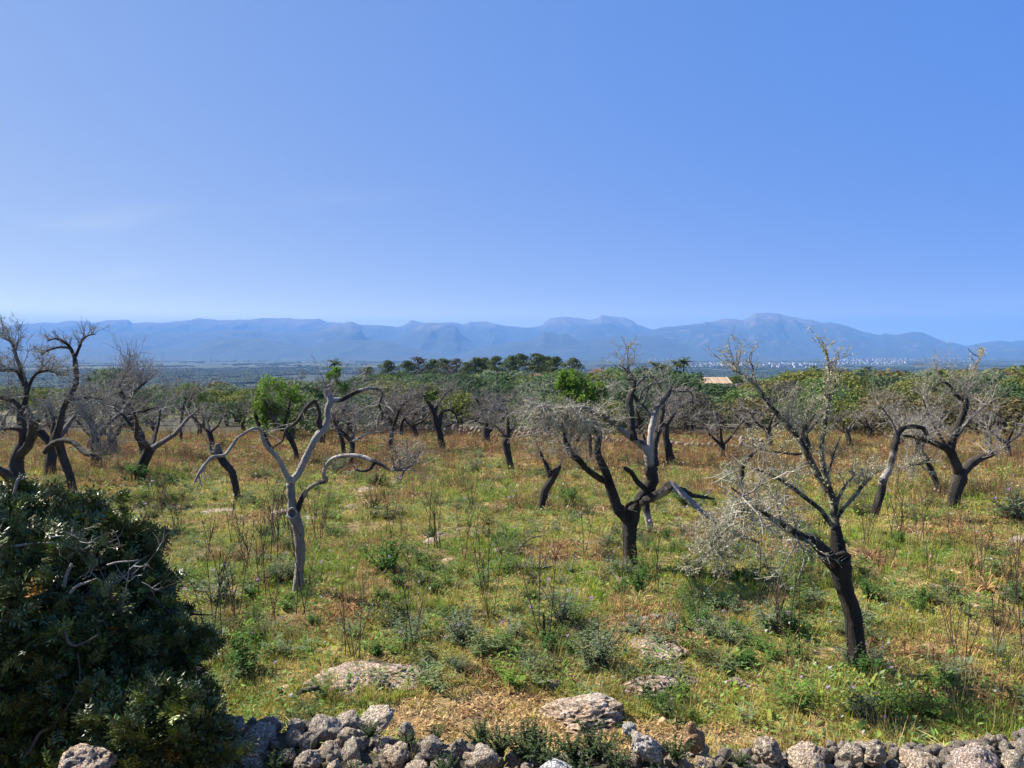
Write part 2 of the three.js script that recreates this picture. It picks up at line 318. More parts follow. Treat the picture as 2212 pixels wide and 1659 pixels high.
{
  const roofs = [[0.34, 0.17, 0.10], [0.30, 0.2, 0.14], [0.5, 0.46, 0.4]], walls = [[0.55, 0.53, 0.5], [0.5, 0.46, 0.4], [0.58, 0.57, 0.55]];
  const houseGeo = (w, d, h, wall, roof) => { const g = new GB(); g.box(0, h / 2, 0, w, h, d, wall); g.box(0, h + 0.25, 0, w + 0.6, 0.5, d + 0.6, roof); return g.geo(); };
  const kinds = [houseGeo(13, 11, 8, walls[0], roofs[0]), houseGeo(17, 12, 10, walls[1], roofs[1]), houseGeo(24, 14, 14, walls[2], roofs[2])];
  const spots = [[], [], []];
  for (let k = 0; k < 620; k++) { const px = rr(1488, 1765), f = Math.abs(px - 1640) / 150; if (R() < f * 0.55) continue; const D = rr(5000, 6700), p = at(px, 790, D); spots[Math.floor(R() * 2.4)].push({ p: V(p.x, groundY(p.x, -D) - 0.3, -D), ry: rr(-0.6, 0.6), s: rr(0.7, 1.1) }); }
  for (let k = 0; k < 420; k++) { const px = rr(1800, 1960), D = rr(6200, 9000), p = at(px, 790, D); spots[Math.floor(R() * 2.3)].push({ p: V(p.x, groundY(p.x, -D) + 20 * ss(6200, 9000, D), -D), ry: rr(-0.6, 0.6), s: rr(0.7, 1.1) }); }
  for (let k = 0; k < 170; k++) { const px = pick([rr(350, 620), rr(1400, 1480), rr(1960, 2150), rr(60, 300)]), D = rr(7500, 12500), p = at(px, 790, D); spots[Math.floor(R() * 2)].push({ p: V(p.x, groundY(p.x, -D) + 2, -D), ry: rr(-0.6, 0.6), s: rr(0.7, 1.2) }); }
  kinds.forEach((g, i) => scatter('distant_town', ['small white houses of the far town under the mountains', 'cream houses of the far town under the mountains', 'pale taller blocks of the far town under the mountains'][i], 'town', g, M.plaster, spots[i]));
  // larger buildings that show one by one
  const tower = (px, D, w, h, d, label, extra) => {
    const p = at(px, 790, D); p.y = groundY(p.x, -D); const t = thing('town_building', label, 'building', p, null), g = new GB(), r = new GB(), win = new GB();
    g.box(0, h / 2, 0, w, h, d, pick(walls)); r.box(0, h + 0.4, 0, w + 1.2, 0.8, d + 1.2, pick(roofs));
    for (let y = 2.5; y < h - 2; y += 3.4) for (let x = -w / 2 + 2; x < w / 2 - 1; x += 4) win.box(x, y, d / 2 + 0.05, 1.6, 1.7, 0.1, [0.08, 0.09, 0.1]);
    if (extra) { const tw = new GB(), cap = new GB(); tw.box(-w / 2 + 3, h + 0.8 + extra / 2, 0, 6, extra, 6, walls[1]); cap.box(-w / 2 + 3, h + extra + 1.4, 0, 7, 1.2, 7, roofs[0]); cap.mesh('cap', M.plaster, tw.mesh('tower', M.plaster, t)); }
    g.mesh('wall', M.plaster, t); r.mesh('roof', M.plaster, t); win.mesh('window', M.plaster, t, null, 'stuff');
  };
  tower(1606, 5400, 30, 17, 22, 'large white church with a bell tower in the distant town', 16);
  tower(1570, 5300, 60, 9, 25, 'long low white shed left of the church in the distant town');
  tower(1590, 5600, 26, 19, 14, 'tall cream block left of the church in the distant town');
  tower(1652, 5500, 32, 16, 15, 'white apartment block right of the church in the distant town');
  tower(1690, 5300, 40, 13, 16, 'wide pale block at the right of the distant town');
  tower(1716, 5450, 22, 20, 16, 'tall white block at the right end of the distant town');
  tower(1835, 6800, 46, 16, 20, 'pale block of the higher town on the right');
  tower(1880, 7200, 52, 18, 20, 'broad white block in the middle of the higher town on the right');
  tower(938, 9200, 60, 24, 30, 'white factory with a tall silo far beyond the pines', 34);
  tower(1225, 8200, 70, 14, 30, 'long white building at the foot of the mountains behind the pines');
  // quarry scars on the slopes
}
// ---------------------------------------------------------------- trees of the wood beyond the field
function foliageCloud(g, blobs, n, size, cols, o = {}) {
  const tot = blobs.reduce((s, b) => s + b.r * b.r, 0);
  for (const b of blobs) {
    const m = Math.round(n * b.r * b.r / tot), tint = rr(0.82, 1.18), base = pick(cols);
    for (let k = 0; k < m; k++) {
      const d = V(rr(-1, 1), rr(-1, 1), rr(-1, 1)); if (d.lengthSq() > 1 || d.lengthSq() < 0.01) { k--; continue; } d.normalize(); if (d.y < -0.35 && R() < 0.6) d.y *= -1;
      const q = 1 + 0.28 * noise(d.x * 2.3 + b.x, d.y * 2.3 + b.y, d.z * 2.3 + b.z), rad = b.r * q * Math.pow(rr(0.3, 1), 0.35), fl = b.f ?? 0.85;
      const p = V(b.x + d.x * rad, b.y + d.y * rad * fl, b.z + d.z * rad), t = V(rr(-1, 1), rr(-1, 1), rr(-1, 1)).addScaledVector(d, 0.15).normalize();
      g.rhomb(p, t, V(rr(-1, 1), rr(-0.6, 1), rr(-1, 1)).multiplyScalar(0.75).addScaledVector(d, 1.5), size * rr(0.7, 1.4) * (o.long ?? 1), size * rr(0.4, 0.75), sc3(mix3(base, pick(cols), 0.35), tint * rr(0.8, 1.2)));
    }
  }
}
const barkC = (a, b) => (t, ang, x, y, z) => mix3(a, b, clamp(0.5 + 0.9 * noise(x * 9, y * 3, z * 9)));
const DARKB = barkC([0.018, 0.015, 0.013], [0.06, 0.05, 0.043]), BROWNB = barkC([0.05, 0.038, 0.028], [0.11, 0.085, 0.065]), PALEB = barkC([0.26, 0.235, 0.205], [0.56, 0.51, 0.44]);
// a broad shrub or small evergreen: several stems and a lumpy crown
function makeBush(name, cat, h, w, n, size, cols, o = {}) {
  const t = thing(name, '', cat, V(0, 0, 0)), st = new GB(), fo = new GB(), blobs = [];
  const k = o.blobs ?? 13;
  for (let i = 0; i < k; i++) { const a = i * 2.4 + rr(-0.4, 0.4), q = Math.sqrt((i + 0.3) / k), r = h * rr(0.2, 0.34) * (1.1 - 0.25 * q); blobs.push({ x: Math.cos(a) * q * w * 0.38, z: Math.sin(a) * q * w * 0.38, y: h * (1.02 - 0.34 * q * q) * rr(0.9, 1.0) - r * 0.78, r, f: o.f ?? 0.8 }); }
  for (let i = 0; i < Math.ceil(k * 0.6); i++) { const a = i * 1.7, r = h * rr(0.2, 0.28); if (!o.clear) blobs.push({ x: Math.cos(a) * w * 0.4, z: Math.sin(a) * w * 0.4, y: h * 0.27, r }); }
  foliageCloud(fo, blobs, n, size, cols, o);
  for (let i = 0; i < (o.stems ?? 4); i++) { const b = blobs[i * 2 % blobs.length], a = V(rr(-0.1, 0.1), -0.2, rr(-0.1, 0.1)); st.tube([a, V(a.x + b.x * 0.2, h * 0.3, a.z + b.z * 0.2), V(b.x * 0.7, b.y * 0.8, b.z * 0.7), V(b.x, b.y, b.z)], [0.045 * h, 0.035 * h, 0.02 * h, 0.008 * h], 5, BROWNB); }
  st.mesh('trunk', M.twig, t); fo.mesh('crown', o.mat ?? M.foliage, t, null, 'stuff');
  return t;
}
function makePine(h, n, cols, o = {}) {
  const t = thing('pine_tree', '', 'pine tree', V(0, 0, 0)), st = new GB(), fo = new GB(), blobs = [], lean = V(rr(-0.6, 0.6), 0, rr(-0.4, 0.4));
  const top = V(lean.x, h * 0.9, lean.z), mid = V(lean.x * 0.3 + rr(-0.2, 0.2), h * 0.5, lean.z * 0.3);
  st.tube([V(0, -0.3, 0), mid, top], [0.17, 0.13, 0.05], 6, BROWNB);
  for (let i = 0; i < 9; i++) {
    const y = h * lerp(0.34, 0.93, i / 8), a = i * 2.4 + rr(-0.3, 0.3), L = h * (o.w ?? 0.26) * (1.15 - 0.75 * i / 8) * rr(0.8, 1.2), s = V(lean.x * y / h, y, lean.z * y / h), e = V(s.x + Math.cos(a) * L, y + L * 0.35, s.z + Math.sin(a) * L);
    st.tube([s, V().lerpVectors(s, e, 0.5).add(V(0, -0.1, 0)), e], [0.06, 0.04, 0.015], 4, BROWNB);
    blobs.push({ x: e.x, y: e.y, z: e.z, r: h * rr(0.12, 0.18), f: 0.7 }); if (i > 1) blobs.push({ x: lerp(s.x, e.x, 0.5), y: e.y + 0.2, z: lerp(s.z, e.z, 0.5), r: h * rr(0.08, 0.12), f: 0.6 });
  }
  blobs.push({ x: top.x, y: h * 0.95, z: top.z, r: h * 0.13, f: 0.75 });
  foliageCloud(fo, blobs, n, o.size ?? 0.34, cols, { long: 1.3 });
  st.mesh('trunk', M.twig, t); fo.mesh('crown', M.needles, t, null, 'stuff'); return t;
}
const bright = (c, k) => c.map((v) => v.map((q) => q * k));
const GREEN = { mastic: [[0.105, 0.12, 0.028], [0.085, 0.105, 0.026], [0.135, 0.135, 0.034]], olive: [[0.105, 0.14, 0.078], [0.08, 0.115, 0.058], [0.135, 0.16, 0.095]], carob: [[0.042, 0.075, 0.028], [0.06, 0.10, 0.036], [0.034, 0.06, 0.024]], bright: [[0.13, 0.17, 0.028], [0.16, 0.19, 0.035]], rust: [[0.135, 0.10, 0.042], [0.105, 0.09, 0.036], [0.085, 0.09, 0.032]], pine: [[0.07, 0.09, 0.03], [0.09, 0.11, 0.038], [0.055, 0.075, 0.026]], grey: [[0.15, 0.14, 0.11], [0.12, 0.11, 0.085]], green: [[0.08, 0.125, 0.034], [0.10, 0.14, 0.04]] };
for (const k of ['mastic', 'olive', 'carob', 'rust', 'green', 'pine']) GREEN[k] = bright(GREEN[k], 1.5);
R = rng(411);
const bushKinds = {};
for (const [k, far, near] of [['mastic', 3, 2], ['olive', 2, 1], ['carob', 2, 1], ['bright', 1, 1], ['rust', 2, 1], ['green', 2, 1], ['grey', 1, 1]]) {
  bushKinds[k] = { far: [], near: [] };
  for (let i = 0; i < far; i++) bushKinds[k].far.push(makeBush('wild_shrub', 'shrub', 3, 3.7, 1050, 0.29, GREEN[k]));
  for (let i = 0; i < near; i++) bushKinds[k].near.push(makeBush('wild_shrub', 'shrub', 2.4, 3.2, 1900, 0.17, GREEN[k]));
}
const bushWords = { mastic: 'olive green rounded mastic shrub', olive: 'silvery green olive shrub', carob: 'dark green evergreen shrub', bright: 'bright yellow green shrub', rust: 'rust tinted shrub', green: 'mid green leafy shrub', grey: 'grey leafless brushwood shrub' };
const used = new Set();
function put(src, p, s, turn, label, group) {
  let o = src; if (used.has(src)) o = copyOf(src, label, group); else { used.add(src); if (label) src.userData.label = label; if (group) src.userData.group = group; }
  o.position.copy(p); o.rotation.y = turn; Array.isArray(s) ? o.scale.set(...s) : o.scale.setScalar(s); return o;
}
// shrub whose top shows at (px, top) at distance D, width in photo pixels
function shrubAt(px, top, D, wpx, kind, label) {
  const t = at(px, top, D), gy = groundY(t.x, -D), h = Math.max(0.9, t.y - gy), near = D < 72, src = pick(bushKinds[kind][near ? 'near' : 'far']), w = wpx / F * D;
  const place = px < 560 ? 'at the left' : px < 800 ? 'left of the pines' : px < 1280 ? 'below the pines' : px < 1660 ? 'by the stone houses' : 'on the right slope';
  const row = D < 62 ? 'behind the orchard' : D < 95 ? 'midway up the wood' : 'on the skyline';
  put(src, V(t.x, gy, -D), [w / (near ? 3.2 : 3.7), h / (near ? 2.4 : 3), w / (near ? 3.2 : 3.7)], rr(0, 6.28), label ?? `${bushWords[kind]} ${row} ${place}`, label ? null : `${bushWords[kind]}s ${row} ${place}`);
}
R = rng(523);
for (const [D, step] of [[40, 2.8], [45, 2.8], [51, 2.7], [61, 2.9], [74, 3.2], [90, 3.6], [108, 4.0], [130, 4.6], [155, 5.4]]) {
  const half = D * 0.72;
  for (let x = -half; x < half; x += step * rr(0.75, 1.25)) {
    const px = CX + x / D * F; if (px < 600 && D > 95) continue;
    if (D < 56 && R() < (px < 560 ? 0.55 : px < 1250 ? 0.36 : 0.14)) continue;
    if (Math.abs(px - 1540) < 60 && D > 70 && D < 160) continue;
    if (px > 1560 && px < 1650 && D > 100) continue;
    const d = D * rr(0.94, 1.06), n = noise(x * 0.09, d * 0.07, 3), m = noise(x * 0.21, d * 0.13, 31), rt = px > 1580;
    let kind = rt ? (n > 0.22 ? 'carob' : n > 0.02 ? 'mastic' : n > -0.2 ? 'mastic' : m > 0.22 ? 'rust' : m > 0 ? 'olive' : 'green') : (n > 0.2 ? 'carob' : n > 0.05 ? 'green' : n > -0.1 ? 'olive' : m > 0 ? 'mastic' : 'carob');
    if (rt && m > 0.38) kind = 'rust'; if (!rt && m > 0.36) kind = 'bright'; if (m < -0.4) kind = 'grey'; if (rt && m < -0.28 && m > -0.36) kind = 'olive';
    const gy = at(px, 900, d), gr = groundY(x, -d); let h = D < 46 ? rr(1.8, 2.6) : D < 56 ? rr(2.2, 3.3) : D < 68 ? rr(2.9, 4.0) : D < 95 ? rr(3.6, 5.2) : rr(4.4, 6.4); if (px < 560) h *= 0.72;
    const wpx = (h * rr(1.05, 1.5) + 0.7) / d * F, t = EYE - gr - h, topPy = (() => { let lo = 700, hi = 1000; for (let k = 0; k < 18; k++) { const q = (lo + hi) / 2; if (at(px, q, d).y > gr + h) lo = q; else hi = q; } return lo; })();
    const lim = px < 560 ? 826 : px < 790 ? 818 : px < 1270 ? 800 : px < 1500 ? 794 : px < 1640 ? 819 : px < 1690 ? 806 : px < 1760 ? 798 : px < 1840 ? 790 : 791;
    shrubAt(px, Math.max(topPy, lim + rr(-3, 14)), d, wpx, kind);
  }
}
// landmark shrubs and trees
shrubAt(235, 783, 72, 96, 'olive', 'tall silvery olive tree behind the dead trees at the left'); shrubAt(268, 792, 76, 60, 'olive', 'second silvery olive crown right beside the tall olive');
shrubAt(405, 822, 58, 110, 'green', 'wide green tree behind the small dead tree on the left'); shrubAt(470, 818, 80, 70, 'rust', 'rust brown shrub right of the wide green tree on the left');
shrubAt(1010, 838, 120, 70, 'carob', 'dark round evergreen below the small white wall'); shrubAt(1083, 800, 150, 44, 'grey', 'grey bare bush among the pines');
shrubAt(868, 820, 130, 36, 'bright', 'yellow green bush at the foot of the left pines'); shrubAt(1075, 818, 125, 60, 'bright', 'bright green bush right of the small white wall'); shrubAt(1330, 788, 140, 70, 'green', 'green bush right of the red roofed house');
shrubAt(1388, 786, 150, 62, 'carob', 'black green evergreen left of the fan palms'); shrubAt(1450, 791, 140, 74, 'carob', 'dark evergreen under the tall palms'); shrubAt(1590, 806, 140, 40, 'bright', 'yellow green bush at the right end of the sandstone house');
shrubAt(1762, 789, 118, 66, 'mastic', 'tall brown green umbrella tree on the right skyline'); shrubAt(1800, 790, 115, 60, 'carob', 'dark umbrella tree beside the brown green one on the skyline'); shrubAt(1712, 802, 110, 62, 'carob', 'dark green round tree left of the umbrella trees'); shrubAt(1740, 824, 84, 84, 'olive', 'blue green olive bush below the umbrella trees');
shrubAt(1900, 798, 112, 80, 'rust', 'rusty crown right of the umbrella trees on the skyline'); shrubAt(2190, 790, 105, 100, 'rust', 'large brown crown at the right edge of the skyline'); shrubAt(1905, 826, 80, 100, 'olive', 'blue green bush patch in the middle of the right slope');
for (const [x, t, D, w, k] of [[1515, 828, 128, 60, 'carob'], [1545, 829, 126, 64, 'mastic'], [1578, 827, 128, 56, 'green'], [1140, 817, 126, 46, 'green'], [1168, 815, 128, 50, 'mastic'], [1282, 801, 142, 40, 'mastic'], [1305, 803, 140, 44, 'carob'], [1022, 836, 116, 40, 'green'], [1045, 838, 114, 40, 'carob']]) shrubAt(x, t, D, w, k);
// pines
const pineProto = [0, 1, 2].map((k) => makePine(9, 2300, GREEN.pine, { w: [0.26, 0.3, 0.22][k] })), brownPine = makePine(9, 1100, [[0.13, 0.085, 0.05], [0.09, 0.07, 0.04]], { w: 0.24 });
[[796, 793, 172, 0], [838, 779, 178, 0], [884, 780, 182, 1], [905, 771, 188, 3], [933, 776, 186, 2], [958, 775, 180, 0], [985, 775, 176, 3], [1008, 783, 170, 0], [1026, 772, 182, 2], [1047, 773, 186, 0], [1073, 770, 180, 1], [1103, 768, 176, 2], [1131, 765, 184, 1], [1160, 764, 178, 0], [1182, 770, 186, 2], [1204, 771, 174, 1], [1238, 774, 170, 0]].forEach(([px, top, D, k], i) => {
  const t = at(px, top, D), gy = groundY(t.x, -D), s = (t.y - gy) / 9.4; const say = ['leftmost round pine of the stand', 'second pine from the left of the stand, domed', 'broad pine left of the bare grey one', 'bare grey brown pine sticking up left of centre', 'slim pine right of the bare grey pine', 'full pine near the middle left of the stand', 'brown dying pine in the middle of the stand', 'short pine dipping below its neighbours', 'slim pine left of the middle of the stand', 'pine in the middle of the stand', 'dense pine right of the middle', 'slender dark pine before the tallest ones', 'broad tall pine at the stand top', 'tallest pine of the stand', 'slim pine right behind the tallest', 'broad pine second from the right end', 'rightmost pine of the stand'][i];
  put(k === 3 ? brownPine : pineProto[k], V(t.x, gy, -D), [s * rr(1.0, 1.25), s, s * rr(1.0, 1.2)], rr(0, 6.3), say, 'pines standing beyond the orchard');
});
// palms and a cypress by the houses
function palm(px, top, D, label) {
  const t = at(px, top, D), gy = groundY(t.x, -D), h = t.y - gy - 0.5, o = thing('palm_tree', label, 'palm tree', V(t.x, gy, -D), 'palms beside the stone houses'), st = new GB();
  st.tube([V(0, -0.3, 0), V(0.15, h * 0.5, 0), V(0.05, h, 0)], [0.2, 0.15, 0.14], 7, BROWNB); st.mesh('trunk', M.twig, o);
  for (let i = 0; i < 16; i++) {
    const g = new GB(), a = i * 2.4, up = rr(-0.2, 1.1), pts = []; let p = V(0.05, h, 0), d = V(Math.cos(a) * Math.cos(up), Math.sin(up), Math.sin(a) * Math.cos(up));
    for (let k = 0; k < 6; k++) { pts.push(p.clone()); p = p.clone().addScaledVector(d, 0.36); d.y -= 0.22; d.normalize(); }
    g.tube(pts, [0.03, 0.025, 0.02, 0.015, 0.01, 0.005], 3, () => [0.1, 0.13, 0.04]); const sd = V(-Math.sin(a), 0, Math.cos(a));
    for (let k = 1; k < 6; k++) for (const f of [0, 0.5]) for (const s of [-1, 1]) g.rhomb(V().lerpVectors(pts[k - 1], pts[k], 0.5 + f).addScaledVector(sd, s * 0.3).add(V(0, -0.1, 0)), sd.clone().multiplyScalar(s).add(V(Math.cos(a) * 0.5, -0.35, Math.sin(a) * 0.5)).normalize(), V(rr(-0.4, 0.4), 1, rr(-0.4, 0.4)), 0.85, 0.24, [0.09, 0.12, 0.035]);
    g.mesh('frond', M.foliage, o);
  }
}
palm(1476, 778, 150, 'tallest palm right of the fan palms'); palm(1462, 784, 152, 'palm just left of the tallest palm'); palm(1418, 785, 146, 'fan palm at the left end of the palms'); palm(1430, 787, 148, 'fan palm second from the left'); palm(722, 781, 165, 'small far palm seen behind the top of the silver grey tree');
{ const t = at(1513, 797, 150), gy = groundY(t.x, -150), h = t.y - gy, o = thing('cypress_tree', 'thin dark cypress standing left of the sandstone house', 'cypress', V(t.x, gy, -150)), st = new GB(), fo = new GB();
  st.tube([V(0, -0.2, 0), V(0, h * 0.9, 0)], [0.12, 0.03], 6, BROWNB); st.mesh('trunk', M.twig, o); const bl = []; for (let k = 0; k < 9; k++) bl.push({ x: 0, z: 0, y: h * (0.12 + k * 0.1), r: 0.62 * Math.sin(Math.PI * (0.18 + k * 0.09)), f: 1.3 }); foliageCloud(fo, bl, 900, 0.16, GREEN.carob); fo.mesh('crown', M.needles, o, null, 'stuff'); }
// ---------------------------------------------------------------- houses half hidden in the wood
function house(px, ridge, D, w, d, wallH, roofH, turn, wall, roof, label) {
  const t = at(px, ridge, D), gy = groundY(t.x, -D), o = thing('stone_house', label, 'house', V(t.x, t.y - wallH - roofH, -D)); o.rotation.y = turn; const base = gy - (t.y - wallH - roofH) - 0.5;
  const g = new GB(), vc = (x, y) => sc3(wall, 0.85 + 0.4 * noise(x * 1.3, y * 1.3));
  const wallPanel = (a, b) => { const n = 6; for (let i = 0; i < n; i++) { const p = V().lerpVectors(a, b, i / n), q = V().lerpVectors(a, b, (i + 1) / n), k = [g.v(p.x, base, p.z, vc(i, 0)), g.v(q.x, base, q.z, vc(i + 1, 0)), g.v(q.x, wallH, q.z, vc(i + 1, 3)), g.v(p.x, wallH, p.z, vc(i, 3))]; g.i.push(k[0], k[1], k[2], k[0], k[2], k[3]); } };
  const A = V(-w / 2, 0, d / 2), B = V(w / 2, 0, d / 2), C = V(w / 2, 0, -d / 2), E = V(-w / 2, 0, -d / 2); wallPanel(A, B); wallPanel(B, C); wallPanel(C, E); wallPanel(E, A);
  for (const s of [-1, 1]) { const k = [g.v(s * w / 2, wallH, d / 2, vc(1, 3)), g.v(s * w / 2, wallH, -d / 2, vc(2, 3)), g.v(s * w / 2, wallH + roofH - 0.08, 0, vc(1, 5))]; g.i.push(...k); }
  g.mesh('wall', M.plaster, o);
  const rf = new THREE.Group(); rf.name = 'roof'; o.add(rf);
  const rowN = Math.round(w / 0.32), geoTile = new GB(); // barrel tiles, one run from ridge to eaves
  const L = Math.hypot(d / 2 + 0.35, roofH), pts = [V(0, 0, 0), V(0, 0, L * 0.33), V(0, 0, L * 0.66), V(0, 0, L)]; geoTile.tube(pts, [0.17, 0.17, 0.17, 0.17], 6, (tt) => sc3([1, 1, 1], 0.85 + 0.3 * Math.abs(noise(tt * 9, 3))), 0); const tg = geoTile.geo();
  for (const s of [1, -1]) for (let i = 0; i < rowN; i++) {
    const m = new THREE.Mesh(tg, roofMat(roof, i)); m.name = 'roof_tile'; m.position.set(-w / 2 + (i + 0.5) * w / rowN, wallH + roofH, 0); m.rotation.order = 'YXZ'; m.rotation.y = s > 0 ? 0 : Math.PI; m.rotation.x = Math.atan2(roofH, d / 2); m.castShadow = m.receiveShadow = true; rf.add(m);
  }
  for (const x of [-w * 0.25, w * 0.2]) { const wi = new THREE.Group(); wi.name = 'window'; o.add(wi); const fr = new GB(), pn = new GB(); fr.box(x, wallH * 0.55, d / 2 + 0.03, 0.95, 1.15, 0.08, [0.2, 0.15, 0.1]); pn.box(x, wallH * 0.55, d / 2 + 0.08, 0.75, 0.95, 0.04, [1, 1, 1]); fr.mesh('frame', M.plaster, wi); pn.mesh('pane', M.glass, wi); }
  return o;
}
const roofMats = {}; function roofMat(c, i) { const k = c.join() + (i * 7 % 5); return roofMats[k] ??= new THREE.MeshStandardMaterial({ name: 'roof_tile', roughness: 0.9, vertexColors: true, color: new THREE.Color().setRGB(...sc3(c, 0.8 + 0.1 * (i * 7 % 5))) }); }
R = rng(77);
house(1541, 816, 140, 5.6, 4.4, 2.6, 0.95, 0.12, [0.48, 0.37, 0.25], [0.46, 0.34, 0.23], 'sandstone house with a pale tiled roof right of the cypress');
house(1153, 808, 140, 2.8, 3.0, 2.5, 0.9, -0.2, [0.34, 0.26, 0.19], [0.30, 0.15, 0.09], 'small house with a dull red roof below the pines');
house(1294, 797, 160, 2.6, 3.0, 2.4, 0.7, 0.9, [0.36, 0.26, 0.18], [0.26, 0.13, 0.09], 'reddish roof showing above the bushes right of the pines');
house(1030, 829, 126, 2.0, 2.4, 2.2, 0.3, 0.0, [0.6, 0.56, 0.48], [0.45, 0.40, 0.34], 'small white shed between the bushes under the pines');
// ---------------------------------------------------------------- dead almond trees of the orchard
// crop names give the place in the photograph: row 1-3, column 1-4 of the enlargements they were measured in
const COLX = { 1: 0, 2: 542.2, 3: 1084.4, 4: 1615.8 }, ROWY = { 1: 623.5, 2: 948.9, 3: 1211.8 }, Z = 0.26962;
const inCrop = (c, x, y) => [COLX[c[1]] + x * Z, ROWY[c[0]] + y * Z];
const LICH = [[0.50, 0.48, 0.27], [0.42, 0.42, 0.27], [0.54, 0.50, 0.34]], TWC = [[0.27, 0.245, 0.21], [0.17, 0.15, 0.13], [0.36, 0.33, 0.29]];
function lichenTuft(g, p, s, sag = 0.5) { const b = V(rr(-1, 1), rr(-1.2, 0.4) * sag - 0.2, rr(-1, 1)); for (let k = 0; k < 5; k++) { const d = V(rr(-1, 1), rr(-1, 1), rr(-1, 1)).add(b).normalize(); g.rhomb(V(p.x + d.x * s * 0.5, p.y + d.y * s * 0.5, p.z + d.z * s * 0.5), d, V(rr(-1, 1), rr(-1, 1), rr(-1, 1)), s * rr(0.4, 0.9), s * rr(0.14, 0.36), sc3(pick(LICH), rr(0.75, 1.1))); } }
// one crooked twig with its side twigs
function twig(B, p, dir, L, r, lvl, o) {
  const n = lvl === 0 ? (o.coarse ? 1 : 2) : lvl === 1 ? 3 : 5, pts = [p.clone()], rad = [r]; let d = dir.clone().normalize(), q = p.clone();
  for (let k = 1; k <= n; k++) { d.add(V(rr(-1, 1), rr(-1, 1), rr(-1, 1)).multiplyScalar(o.crook ?? 0.32)); d.y += (o.rise ?? 0.05); d.normalize(); q = q.clone().addScaledVector(d, L / n); pts.push(q); rad.push(r * (1 - 0.72 * k / n)); }
  const c = sc3(pick(o.cols ?? TWC), rr(0.8, 1.15)); B.twigs.tube(pts, rad, lvl > 1 ? 5 : 3, () => c, 0, false);
  if (o.lichen) for (let k = 1; k <= n; k++) for (let j = 0; j < (lvl > 0 ? 2 : 1); j++) if (R() < o.lichen * 1.0) lichenTuft(B.lichen, V().lerpVectors(pts[k - 1], pts[k], R()), (o.lsize ?? 0.03) * rr(0.5, 1.1));
  if (o.leaves && lvl <= 1) for (let k = 0; k < o.leaves; k++) { const t = pts[1 + Math.floor(R() * n)] ?? q, ld = V(rr(-1, 1), rr(-0.5, 1), rr(-1, 1)).normalize(); B.leaves.rhomb(V(t.x, t.y, t.z).addScaledVector(ld, 0.05), ld, V(rr(-1, 1), rr(0, 1), rr(-1, 1)), (o.leafL ?? 0.09) * rr(0.8, 1.3), (o.leafL ?? 0.09) * 0.42, sc3(pick(o.leafC ?? [[0.12, 0.2, 0.03], [0.16, 0.24, 0.04], [0.09, 0.15, 0.025]]), rr(0.85, 1.2))); }
  if (lvl > 0) { const kids = Math.round((o.kids ?? 4) * rr(0.7, 1.3)); for (let k = 0; k < kids; k++) { const t = rr(0.2, 1), i = Math.min(n - 1, Math.floor(t * n)), s = V().lerpVectors(pts[i], pts[i + 1], t * n - i), a = V(rr(-1, 1), rr(-0.7, 1), rr(-1, 1)).normalize(), dd = V().subVectors(pts[i + 1], pts[i]).normalize().multiplyScalar(0.75).add(a); twig(B, s, dd, L * rr(0.35, 0.65), r * 0.55, lvl - 1, o); } }
}
const WOOD = {
  dark: barkC([0.014, 0.012, 0.010], [0.075, 0.062, 0.05]), brown: barkC([0.035, 0.028, 0.023], [0.10, 0.08, 0.064]), pale: PALEB,
  white: barkC([0.34, 0.30, 0.255], [0.56, 0.50, 0.43]), grey: barkC([0.10, 0.09, 0.08], [0.22, 0.2, 0.178]),
  mixed: (t, a, x, y, z) => { const k = ss(-0.02, 0.14, noise(x * 3.1, y * 1.7, z * 3.1) + 0.25 * Math.cos(a + 1)); return mix3(DARKB(t, a, x, y, z), PALEB(t, a, x, y, z), k); },
  mossy: (t, a, x, y, z) => { const k = ss(0.0, 0.2, noise(x * 11, y * 7, z * 11)); return mix3(DARKB(t, a, x, y, z), [0.30, 0.29, 0.18], k * 0.85); },
};
const limbW = (name) => typeof name === 'function' ? name : WOOD[name];
